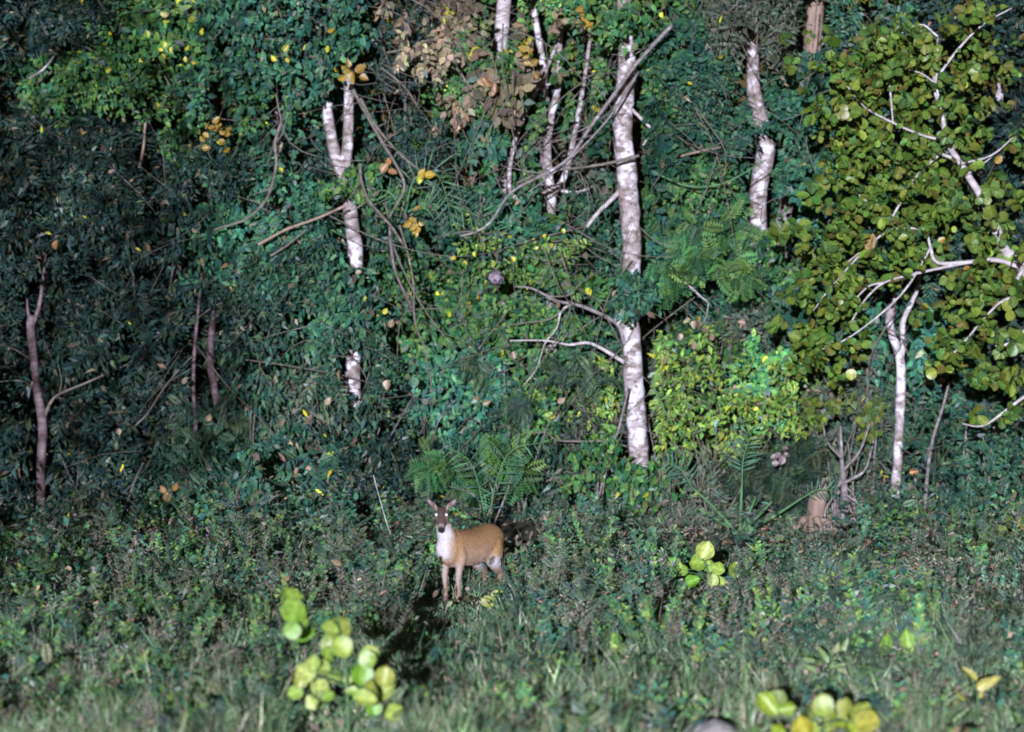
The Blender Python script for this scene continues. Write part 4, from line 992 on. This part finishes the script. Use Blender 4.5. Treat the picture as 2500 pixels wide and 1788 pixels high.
lowp = below(at(1190, 1215, 7.4))
lp_ = thing("palm_seedling", "palm seedling with a green comb of leaflets above the deer's back", "palm", lowp)
frond(lp_, [lowp, at(1210, 1180, 7.3), at(1250, 1100, 7.2), at(1330, 1080, 7.2)], .3, 11, -.2, M_LEAF, .02)
frond(lp_, [lowp, at(1170, 1190, 7.3), at(1140, 1120, 7.2), at(1080, 1090, 7.2)], .28, 10, -.2, M_LEAF, .02)

# ------------------------------------------------------------------ stump, root clump, nest, rock
sb = below(at(1985, 1312, 8.0))
st = thing("broken_stump", "broken pale brown stump with ragged top beside the root clump", "stump", sb)
mb = MB()
k = ppm(8.0); prof = []
H = [(1985, 1330, 38), (1985, 1310, 34), (1988, 1280, 27), (1992, 1250, 25), (1997, 1220, 24), (2002, 1192, 21), (2008, 1172, 9)]
ang = np.linspace(0, 2 * math.pi, 14, endpoint=False); wob = 1 + .12 * rng.standard_normal(14)
for (x, y, w) in H:
    c_ = np.array(at(x, y, 8.0)); r_ = w / k
    ring = np.stack([c_[0] + r_ * wob * np.cos(ang), c_[1] + r_ * wob * np.sin(ang), c_[2] + .03 * rng.standard_normal(14) * (1 if y < 1200 else .3)], -1)
    prof.append(ring)
mb.rings(prof); mb.build("trunk", M_TAN, st)
for s_ in (-1, 1, .3):
    mb = MB(); o = sb + Vector((s_ * .1, -.1, .18)); mb.tube([o, o + Vector((s_ * .12, -.1, -.1)), o + Vector((s_ * .25, -.16, -.22))], [.05, .02], 6, .1); mb.build("root", M_TAN, st)
rc = below(at(2055, 1330, 7.9))
rt2 = thing("root_clump", "clump of pale tangled prop roots around a thin grey stem", "shrub", rc)
add_tube("trunk", [rc - Vector((0, 0, .05))] + pts([(2058, 1260), (2062, 1200), (2055, 1120), (2052, 1040)], 7.9), [.05, .04, .045, .025, .016], M_GREY, rt2, 8)
for i in range(22):
    a_ = rng.uniform(0, 6.28); o = at(2055 + rng.normal(0, 6), rng.uniform(1170, 1270), 7.9)
    e = rc + Vector((math.cos(a_) * rng.uniform(.08, .34), math.sin(a_) * .25 - .1, -.03))
    add_tube("root", [o, o.lerp(e, .4) + Vector((math.cos(a_) * .12, -.04, .02)), e], [.011, .007], [M_GREY, M_PINK, M_PALE][i % 3], rt2, 5, .08)
for (xa, ya, xb, yb, xc, yc) in ((2058, 1150, 2100, 1100, 2125, 1030), (2058, 1180, 2110, 1150, 2130, 1090), (2056, 1120, 2020, 1080, 2010, 1040)):
    add_tube("branch", pts([(xa, ya), (xb, yb), (xc, yc)], 7.85), [.02, .01], M_GREY, rt2, 6)

M_NEST = bark_material("papery_nest", (.15, .115, .155), (.05, .035, .055), (.27, .22, .28), .52, .60, 1.0, 38.0)
nb = at(1210, 678, 8.1)
mb = MB(); prof = []
ang = np.linspace(0, 2 * math.pi, 16, endpoint=False)
for i in range(11):
    t = math.pi * (i + .25) / 10.5; rr = .1 * math.sin(t) * (1 + .06 * math.sin(9 * t))
    prof.append(np.stack([nb.x + rr * np.cos(ang) * (1 + .16 * rng.standard_normal(16)), nb.y + rr * np.sin(ang) * (1 + .16 * rng.standard_normal(16)), np.full(16, nb.z + .085 * math.cos(t)) + .014 * rng.standard_normal(16)], -1))
mb.rings(prof)
nest = thing("nest", "round purple grey papery nest hanging in the green shrub", "nest", nb)
mb.build("shell", M_NEST, nest)
add_tube("stalk", [nb + Vector((0, 0, .09)), nb + Vector((.02, .1, .25)), nb + Vector((.06, .5, .45))], [.012, .008], M_TWIG, nest, 5)

M_ROCK = bark_material("rock_face", (.36, .34, .35), (.22, .20, .20), (.46, .44, .46), .6, .7, 1.0, 12.0)
rb = on_ground(1742, 1812)
mb = MB(); prof = []
ang = np.linspace(0, 2 * math.pi, 18, endpoint=False); wob = 1 + .1 * rng.standard_normal(18)
for i in range(8):
    t = i / 7; rr = .15 * math.sqrt(max(.02, 1 - t ** 2.2))
    prof.append(np.stack([rb.x + rr * 1.4 * wob * np.cos(ang), rb.y + rr * wob * np.sin(ang), rb.z - .05 + .21 * t + .016 * rng.standard_normal(18)], -1))
mb.rings(prof)
rk = mb.build("rock", M_ROCK); tag(rk, "smooth pale grey rock lying in the foremost grass".replace("foremost ", ""), "rock")

# ------------------------------------------------------------------ seedlings with big lime leaves in the grass
def seedling(label, foot, leaves, mat, kind='round', name="broad_leaved_seedling", cat="seedling", dY=.15):
    b0 = on_ground(*foot); Y = b0.y; k = ppm(Y)
    t = thing(name, label, cat, b0)
    if leaves:
        xs = np.mean([l[0] for l in leaves]); ys = min(l[1] for l in leaves)
        top = at(xs, ys + 10, Y)
        add_tube("stem", [b0 - Vector((0, 0, .04)), b0.lerp(top, .5) + Vector((.03, 0, 0)), top], [.014, .006], M_STALK, t, 6)
        axis = lambda z: b0.lerp(top, max(0, min(1, (z - b0.z) / max(.05, top.z - b0.z))))
    for (x, y, size, ang) in leaves:
        c_ = at(x, y, Y + rng.normal(0, dY)); L = size * .9 / k
        a_ = R(ang); D = Vector((math.sin(a_), rng.normal(-.2, .2), math.cos(a_))); N = Vector((rng.normal(0, .5), -1, rng.normal(.3, .45)))
        p = c_ - D.normalized() * L * .5
        add_leaf(t, mat, 'obovate' if kind == 'round' and rng.random() < .45 else kind, p, D, N, L)
        q = axis(p.z - .05)
        add_tube("petiole", [q, q.lerp(p, .5) + Vector((0, 0, .02)), p], [.006, .004], M_STALK, t, 4, .03, 2)
    return t
LV = [(712, 1462, 72, -5), (718, 1492, 74, 20), (730, 1515, 66, 170), (738, 1540, 76, 110), (712, 1540, 50, -120), (806, 1538, 58, -70), (832, 1536, 78, 40), (812, 1575, 66, 180), (836, 1580, 60, 130),
      (800, 1605, 60, 190), (905, 1600, 60, 30), (884, 1640, 78, 190), (896, 1610, 50, -60), (745, 1640, 60, -50), (765, 1620, 50, 10), (790, 1630, 46, 90), (735, 1660, 50, 200), (820, 1650, 50, 160),
      (842, 1660, 40, 90), (780, 1680, 54, 180), (800, 1700, 40, 60), (940, 1650, 58, 10), (938, 1690, 80, 45), (915, 1680, 60, -20), (892, 1708, 66, -80), (912, 1728, 56, 170), (962, 1740, 62, 60), (860, 1690, 40, 100), (720, 1690, 44, -100), (760, 1715, 44, 150)]
seedling("large seedling with many pale lime round leaves in the grass before the deer", (850, 1792), LV, M_LIME)
LV = [(1875, 1720, 76, -40), (1898, 1708, 58, 30), (1920, 1730, 50, 80), (1982, 1736, 44, 20), (2010, 1722, 60, -10), (2020, 1760, 70, 180), (2062, 1730, 60, 10), (2050, 1760, 50, 120), (2100, 1738, 72, 40), (2118, 1762, 70, 80), (1960, 1770, 60, -20), (1990, 1780, 60, 170), (1900, 1780, 50, -60), (2080, 1785, 60, 150)]
seedling("bushy yellow lime seedling growing next to the pale grey rock", (2000, 1830), LV, object_leaf_material("gold_lime_leaf", [(0, (.15, .24, .03)), (.35, (.24, .30, .03)), (.6, (.20, .24, .06)), (.85, (.30, .28, .03)), (1, (.14, .20, .06))]), 'round')
LV = [(1722, 1342, 52, 25), (1706, 1372, 56, -80), (1732, 1382, 40, 170), (1752, 1388, 44, 110), (1650, 1382, 44, -60), (1668, 1392, 30, 60), (1740, 1415, 40, 190), (1690, 1420, 46, -110), (1760, 1420, 34, 150)]
seedling("lime seedling with folded leaves in front of the stemless palm", (1728, 1448), LV, M_LIME)
seedling("seedling holding one round translucent yellow green leaf upright", (1786, 1440), [(1794, 1394, 50, 5)], object_leaf_material("glow_leaf", [(0, (.15, .22, .02)), (1, (.17, .24, .02))]))
seedling("pair of spotted yellow green leaves by the deer's hind foot", (1205, 1500), [(1192, 1470, 44, 120), (1210, 1452, 34, 30), (1222, 1448, 24, 70)], object_leaf_material("spotted_leaf", [(0, (.26, .26, .05)), (1, (.18, .24, .04))]), 'oval')
seedling("upright folded lime leaf alone in the open grass", (1520, 1620), [(1510, 1585, 62, -45), (1504, 1560, 40, -30)], M_LIME, 'oval')
seedling("narrow upright green seedling with one tall leaf in the rough grass", (2155, 1625), [(2162, 1575, 70, 15), (2148, 1580, 30, -60)], object_leaf_material("fresh_leaf", [(0, (.16, .30, .05)), (1, (.22, .34, .06))]), 'oval')
seedling("narrow upright yellowish seedling beside the tall green leaf", (2205, 1625), [(2214, 1560, 56, -5), (2220, 1582, 44, 60)], M_LIME, 'oval')
seedling("bent gold green seedling with drooping long leaves in the rough grass", (2385, 1750), [(2370, 1645, 56, -40), (2412, 1668, 80, 65), (2345, 1700, 50, -60), (2330, 1722, 40, 200), (2395, 1690, 40, 10)], object_leaf_material("dull_gold_leaf", [(0, (.22, .24, .05)), (1, (.32, .30, .07))]), 'long')
seedling("rosette of pale green pointed leaves in the middle of the grass", (2030, 1660), [(1985, 1635, 56, -60), (2010, 1600, 60, -20), (2040, 1590, 60, 20), (2062, 1575, 50, 30), (2045, 1625, 56, 70), (1975, 1610, 40, -75), (2060, 1640, 44, 110), (2000, 1650, 40, -110)], object_leaf_material("pale_pointed_leaf", [(0, (.20, .27, .13)), (.5, (.14, .22, .08)), (1, (.26, .27, .14))]), 'long')
seedling("tuft of bright green leaves near the rosette", (1820, 1680), [(1812, 1640, 44, -20), (1826, 1632, 44, 20), (1838, 1650, 34, 50), (1800, 1655, 30, -60)], object_leaf_material("tuft_leaf", [(0, (.17, .25, .06)), (1, (.12, .22, .05))]), 'long')
seedling("small lime seedling between the large seedling and the deer", (950, 1580), [(945, 1545, 40, 20), (938, 1568, 34, 200), (985, 1540, 34, 60), (1010, 1556, 38, 90), (1030, 1565, 34, 120)], object_leaf_material("small_lime_leaf", [(0, (.16, .32, .05)), (1, (.24, .34, .07))]), 'oval')
seedling("yellowish leaf sticking up from dark grass near the white flower", (515, 1550), [(522, 1515, 46, 30), (512, 1532, 34, -20)], object_leaf_material("dim_yellow_leaf", [(0, (.20, .22, .04)), (1, (.24, .22, .05))]), 'oval')
seedling("buff coloured broad leaf in the grass below the greyish bush", (35, 1590), [(30, 1572, 54, -40), (48, 1580, 40, 60), (20, 1590, 36, 180)], object_leaf_material("buff_leaf", [(0, (.26, .20, .10)), (1, (.30, .22, .10))]), 'oval')
seedling("olive seedling with wide leaves beside the pointed herb", (470, 1420), [(475, 1395, 50, 40), (455, 1385, 44, -30), (490, 1405, 40, 80)], object_leaf_material("dim_olive_leaf", [(0, (.10, .12, .05)), (1, (.16, .14, .07))]), 'oval')
fl = on_ground(323, 1475)
fw = thing("white_flower", "tiny bright white flower in the dark grass", "flower", fl)
add_tube("stem", [fl - Vector((0, 0, .02)), fl + Vector((.01, 0, .24))], [.004, .003], M_STALK, fw, 4)
M_PETAL = plain("white_petal", (.85, .82, .90), .6)
for a_ in (-70, -25, 20, 65, 150):
    add_leaf(fw, M_PETAL, 'oval', fl + Vector((.01, 0, .24)), (math.sin(R(a_)), -.25, math.cos(R(a_))), (0, -1, .3), .05, "petal")

# ------------------------------------------------------------------ yellow, ochre and orange sprigs among the leaves
def sprig(label, mat, Y, leaves, kind='oval', name="yellow_sprig", cat="leaf sprig"):
    xs = np.mean([l[0] for l in leaves]); ys = np.mean([l[1] for l in leaves])
    c0 = at(xs, ys, Y); t = thing(name, label, cat, c0)
    add_tube("twig", [c0 + Vector((0, .9, -.15)), c0 + Vector((.02, .4, .05)), c0], [.008, .004], M_TWIG, t, 4, .05, 3)
    for (x, y, s, a) in leaves:
        L = s * (.62 if mat is M_BEI else .85) / ppm(Y); D = Vector((math.sin(R(a)), -.2, math.cos(R(a)))).normalized()
        add_leaf(t, mat, kind, at(x, y, Y + rng.normal(0, .06)) - D * L * .5, D, Vector((rng.normal(0, .6), -1, rng.normal(.2, .5))), L)
    return t
def rnd(cx, cy, n, rx, ry, s=20):
    return [(cx + rng.normal(0, rx), cy + rng.normal(0, ry), s * rng.uniform(.75, 1.3), rng.uniform(0, 360)) for _ in range(n)]
sprig("yellow leaves at the top of the bluish green crown", M_YEL, 8.0, rnd(455, 8, 5, 16, 8, 22))
sprig("pair of vivid yellow leaves below the top of the bluish crown", M_YEL, 8.0, [(470, 48, 28, 60), (494, 78, 22, 0), (400, 35, 24, -70), (405, 52, 20, 100)])
sprig("loose yellowing leaves over the dark upper crown", M_YEL, 8.1, rnd(400, 120, 8, 50, 40, 18))
sprig("yellow and amber leaves near the top of the forked tree", M_YEL, 8.1, [(698, 118, 26, 40), (668, 143, 22, -40), (702, 148, 18, 150), (808, 75, 22, 70), (800, 120, 22, 10)])
sprig("star of amber leaves crowning the right fork of the twin stemmed tree".replace("right ", "longer "), M_OCH, 8.1, [(845, 170, 36, -60), (880, 168, 38, 60), (860, 190, 34, 180), (888, 190, 30, 110), (836, 190, 30, -110), (850, 155, 26, 0)])
sprig("ochre brown leaf clump in the dark crown", M_OCH, 8.2, rnd(530, 328, 18, 22, 20, 22), name="ochre_sprig")
sprig("orange yellow leaves beside the grove tree's top", M_OCH, 8.1, rnd(1430, 45, 7, 10, 16, 26), name="ochre_sprig")
sprig("ochre leaves hanging under the narrow mottled trunk", M_OCH, 8.6, rnd(1290, 150, 6, 14, 18, 28), name="ochre_sprig")
sprig("bright yellow leaf on the drooping palm frond", M_YEL, 7.95, [(1032, 425, 36, 20), (1050, 428, 34, 90), (1024, 440, 26, 190)])
sprig("mustard leaves below the palm frond's tip", M_OCH, 8.0, rnd(1004, 535, 7, 10, 20, 24), name="ochre_sprig")
sprig("scattered yellow leaves over the small leaved green shrub", M_YEL, 7.9, rnd(1250, 620, 9, 110, 40, 15))
sprig("yellow leaf by the long thread like vine", M_YEL, 7.9, [(1096, 768, 18, 10), (892, 730, 16, 30), (940, 760, 22, 40)])
sprig("peach coloured dry leaf dangling from the round leaved tree", object_leaf_material("peach_leaf", [(0, (.36, .23, .13)), (1, (.38, .24, .14))]), 6.8, [(2127, 592, 48, 30)], 'round', "dry_leaf_sprig")
sprig("amber leaves on the outer twigs of the round leaved tree", M_OCH, 6.9, [(2438, 390, 30, 40), (2430, 450, 44, 10), (2420, 470, 34, 200), (2300, 588, 30, 40), (2360, 655, 22, 70)], name="ochre_sprig")
sprig("lime leaves dangling lowest from the round leaved tree", M_LIME, 6.9, [(2078, 915, 32, 180), (2275, 912, 34, 80), (2330, 560, 20, 0)], 'round', "lime_sprig")
sprig("orange leaf low beneath the slender pinkish tree", M_ORA, 6.2, [(408, 1212, 34, 0), (398, 1195, 26, -30), (428, 1190, 26, 30)], name="orange_sprig")
sprig("orange leaf in the dark crown of the slender tree", M_ORA, 8.0, [(136, 598, 30, 10), (358, 605, 28, -20)], name="orange_sprig")
sprig("orange leaves in front of the looping liana", M_ORA, 8.0, [(938, 410, 34, 40), (958, 420, 30, 110), (948, 395, 24, 0)], name="orange_sprig")
sprig("salmon leaves beside the slim vine over the dry leaves", M_ORA, 8.7, rnd(1205, 200, 6, 14, 16, 24), name="orange_sprig")
sprig("russet leaf under the slim white tree", M_ORA, 8.8, [(2232, 1152, 30, 80), (2355, 1072, 24, 0)], name="orange_sprig")
sprig("beige dead leaves caught under the pale tree's side branch", M_BEI, 7.9, [(1254, 868, 34, 170), (1370, 978, 36, 60), (1188, 983, 32, 80), (1362, 745, 30, 20), (1200, 1095, 26, 10)], 'oval', "dry_leaf_sprig")
sprig("pinkish dead leaves in front of the hidden twin trunk", M_BEI, 8.2, [(955, 790, 36, 20), (968, 785, 30, 90), (875, 665, 26, 80), (945, 940, 44, 190), (800, 980, 36, 30), (860, 830, 30, 40)], 'oval', "dry_leaf_sprig")
sprig("dry curled leaves over the bent mauve stem", M_BEI, 8.2, [(450, 930, 30, 20), (290, 1055, 30, 170), (510, 1140, 34, 0), (510, 1020, 34, 20), (165, 1040, 30, 0)], 'oval', "dry_leaf_sprig")
sprig("straw coloured leaves in the yellow green shrub", M_BEI, 7.6, rnd(1720, 810, 8, 26, 20, 30), 'oval', "dry_leaf_sprig")
sprig("rose tinted dead leaf cluster above the stemless palm", object_leaf_material("rose_leaf", [(0, (.16, .11, .12)), (1, (.12, .09, .095))]), 7.6, rnd(1905, 1120, 7, 14, 10, 26), 'oval', "dry_leaf_sprig")
sprig("round pale green leaf lit alone in the bluish undergrowth", object_leaf_material("mint_leaf", [(0, (.05, .14, .085)), (1, (.06, .15, .09))]), 7.9, [(1010, 932, 30, 10)], 'round', "round_leaf")

# ------------------------------------------------------------------ the deer
YAW = R(35)
fwd = Vector((-math.sin(YAW), -math.cos(YAW), 0)); lft = Vector((math.cos(YAW), -math.sin(YAW), 0)); up = Vector((0, 0, 1))
foot = on_ground(1104, 1474)
org = Vector((foot.x, foot.y, gz(foot.x, foot.y))) - fwd * .25
deer = thing("deer", "brown deer with white throat standing in the grass looking out", "deer", org)
BM = MB()
def ring(c, ax, ay, a, b, n=20):
    t = np.linspace(0, 2 * math.pi, n, endpoint=False)
    return np.array(c) + np.outer(np.cos(t) * a, ax) + np.outer(np.sin(t) * b, ay)
torso = [(.435, .555, .05, .05), (.41, .55, .105, .085), (.35, .55, .160, .118), (.25, .548, .190, .140), (.10, .540, .180, .155), (-.08, .535, .178, .165), (-.22, .55, .178, .162), (-.33, .575, .170, .150), (-.42, .595, .145, .130), (-.48, .60, .105, .10), (-.52, .605, .05, .05)]
BM.rings([ring((x, 0, z), (0, 1, 0), (0, 0, 1), ry, rz) for x, z, rz, ry in torso])
def limb(path, rad, seg=12, sub=5): BM.tube(path, rad, seg, 0, sub)
limb([(.26, 0, .56), (.335, 0, .66), (.385, 0, .75), (.415, 0, .84), (.425, 0, .89)], [.125, .100, .078, .062, .05], 16)
for s in (-1, 1):
    limb([(.25, s * .02, .64), (.265, s * .065, .57), (.240, s * .088, .47), (.245, s * .088, .38), (.262, s * .082, .25), (.252, s * .080, .15), (.248, s * .080, .07), (.268, s * .082, .0)], [.03, .075, .068, .042, .029, .019, .021, .022])
    limb([(-.36, s * .02, .64), (-.345, s * .055, .56), (-.31, s * .085, .47), (-.29, s * .105, .40), (-.36, s * .10, .31), (-.435, s * .095, .255), (-.42, s * .092, .15), (-.405, s * .09, .06), (-.385, s * .09, .0)], [.03, .105, .105, .08, .050, .034, .024, .024, .025])
limb([(-.49, 0, .66), (-.55, 0, .60), (-.56, 0, .50), (-.55, 0, .45)], [.035, .038, .034, .015])
# head, turned to face the beam and tipped down
hq = math.radians(33)
hf = Vector((math.cos(hq), math.sin(hq), 0)); hl = Vector((-math.sin(hq), math.cos(hq), 0))
tip = math.radians(46)
hx = (hf * math.cos(tip) - up * math.sin(tip)); hz = (hf * math.sin(tip) + up * math.cos(tip)); hc = Vector((.425, 0.0, .875))
def hp(x, y, z): return hc + hx * x + hl * y + hz * z
HR = [(-.085, 0, .03, .03), (-.07, 0, .052, .052), (-.02, .004, .062, .064), (.03, .004, .060, .062), (.075, -.004, .050, .050), (.115, -.012, .038, .040), (.15, -.018, .034, .035), (.178, -.02, .030, .030), (.19, -.02, .016, .016)]
BM.rings([ring(hp(x, 0, z), tuple(hl), tuple(hz), a, b, 16) for x, z, a, b in HR])
for s in (-1, 1):
    e0 = hp(-.06, s * .042, .035)
    tipv = (hl * s * .84 + up * .80 + hf * .10).normalized(); wid = tipv.cross(hf).normalized(); thn = tipv.cross(wid)
    er = [(-.01, .016, .014), (.03, .024, .016), (.06, .030, .015), (.09, .026, .014), (.12, .016, .012), (.135, .008, .008)]
    BM.rings([ring(e0 + tipv * u, tuple(wid), tuple(thn), a, b, 12) for u, a, b in er])
raw = bpy.data.objects.new("tmp", BM.mesh("tmp")); col.objects.link(raw)
md = raw.modifiers.new("r", 'REMESH'); md.mode = 'VOXEL'; md.voxel_size = .0085
ms = raw.modifiers.new("s", 'SMOOTH'); ms.iterations = 14; ms.factor = .5
dg = bpy.context.evaluated_depsgraph_get()
bme = bpy.data.meshes.new_from_object(raw.evaluated_get(dg))
bpy.data.objects.remove(raw)
bme.name = "body"
n = len(bme.vertices)
co = np.empty(n * 3, dtype=np.float32); bme.vertices.foreach_get("co", co); co = co.reshape(-1, 3)
x, y, z = co[:, 0], co[:, 1], co[:, 2]
def ss(a, b, v):
    t = np.clip((v - a) / (b - a), 0, 1); return t * t * (3 - 2 * t)
C = np.tile(np.array([.36, .205, .105]), (n, 1))
def mixc(w, c):
    global C
    C = C * (1 - w[:, None]) + np.array(c) * w[:, None]
mixc(ss(.62, .74, z) * (x < .3) * .6, (.28, .155, .075))                                  # darker back
mixc(ss(.66, .36, z) * ss(.36, .25, x) * ss(-.30, -.15, x) * .85, (.46, .33, .27))              # paler lower flank
front = ss(.30, .43, x) * ss(.86, .78, z) * ss(.38, .50, z) * np.where(z > .66, 1, ss(.15, .03, np.abs(y)))
mixc(front * .95, (.62, .58, .66))                                                        # white throat and chest
legs = ss(.42, .36, z) * (np.abs(y) > .03)
mixc(legs * .85, (.30, .20, .155)); mixc(legs * (x > .15) * ss(.24, .28, x) * ss(.12, .25, z) * .6, (.46, .38, .39))
mixc(ss(.47, .39, z) * ss(.27, .36, z) * ss(-.20, -.25, x) * .9, (.55, .50, .58))         # white inner thigh and belly end
mixc(ss(.40, .372, z) * ss(-.16, -.10, x) * ss(.2, .12, x) * .6, (.45, .36, .34))
hd = co - np.array(hc); hxv, hyv, hzv = hd @ np.array(hx), hd @ np.array(hl), hd @ np.array(hz)
ish = (hxv > -.12) & (hxv < .22) & (np.abs(hyv) < .075) & (hzv > -.085) & (hzv < .1) & (z > .70)
headw = ish * ss(-.075, -.035, hzv)
mixc(headw, (.09, .06, .055))
mixc(ish * ss(.035, .058, np.abs(hyv)) * ss(.12, .05, hxv) * ss(-.03, .0, hzv) * .85, (.36, .28, .25))
mixc(ish * ss(.105, .125, hxv) * ss(.155, .14, hxv) * .6, (.34, .30, .31))
mixc(ish * ss(.145, .165, hxv), (.018, .017, .022))
mixc(ish * ss(-.015, -.04, hzv) * ss(.03, .10, hxv) * .9, (.5, .46, .5))
ear = ((np.abs(hyv) > .066) & (z > .88))
mixc(ear * 1.0, (.17, .105, .115)); mixc(ear * ss(.09, .13, np.abs(hyv)) * .75, (.42, .30, .42))
mixc(ss(.035, .015, z), (.03, .025, .025))
at_ = bme.attributes.new("col", 'FLOAT_COLOR', 'POINT')
C4 = np.ones((n, 4), dtype=np.float32); C4[:, :3] = C; at_.data.foreach_set("color", C4.ravel())
bme.polygons.foreach_set("use_smooth", np.ones(len(bme.polygons), dtype=bool))
bme.materials.clear(); bme.materials.append(M_FUR)
Rm = Matrix(((fwd.x, lft.x, 0), (fwd.y, lft.y, 0), (0, 0, 1)))
deer.rotation_euler = Rm.to_euler()
body = bpy.data.objects.new("body", bme); col.objects.link(body); body.parent = deer
for s in (-1, 1):
    mb = MB(); c_ = hp(.022, s * .050, .046); prof = []
    ang = np.linspace(0, 2 * math.pi, 12, endpoint=False)
    for i in range(7):
        t = math.pi * (i + .2) / 6.4; rr = .0135
        prof.append(np.stack([c_.x + rr * math.sin(t) * np.cos(ang), c_.y + rr * math.sin(t) * np.sin(ang), np.full(12, c_.z + rr * math.cos(t))], -1))
    mb.rings(prof)
    me = mb.mesh("eye"); me.polygons.foreach_set("use_smooth", np.ones(len(me.polygons), dtype=bool)); me.materials.append(M_EYE)
    eo = bpy.data.objects.new("eye", me); col.objects.link(eo); eo.parent = deer

# short coat standing off the skin
nor = np.empty(n * 3, dtype=np.float32); bme.vertices.foreach_get("normal", nor); nor = nor.reshape(-1, 3)
pk = rng.choice(n, min(n, 16000), replace=False)
pk = pk[~(((hxv[pk] > .12) & ish[pk]))]
m_ = len(pk)
Dh = nor[pk] * .3 + np.array([-.85, 0, -.45]) + rng.normal(0, .25, (m_, 3))
Fh = Foliage()
Lh = np.where(z[pk] < .35, .008, np.where(ish[pk] | ear[pk], .007, .013)) * rng.uniform(.7, 1.2, m_)
Fh.add(T_TWO, co[pk], Dh, nor[pk] + rng.normal(0, .3, (m_, 3)), Lh, .005, C[pk] * np.exp(rng.normal(0, .13, (m_, 1))))
hair = Fh.build("fur", M_FUR, deer); hair.location = (0, 0, 0)
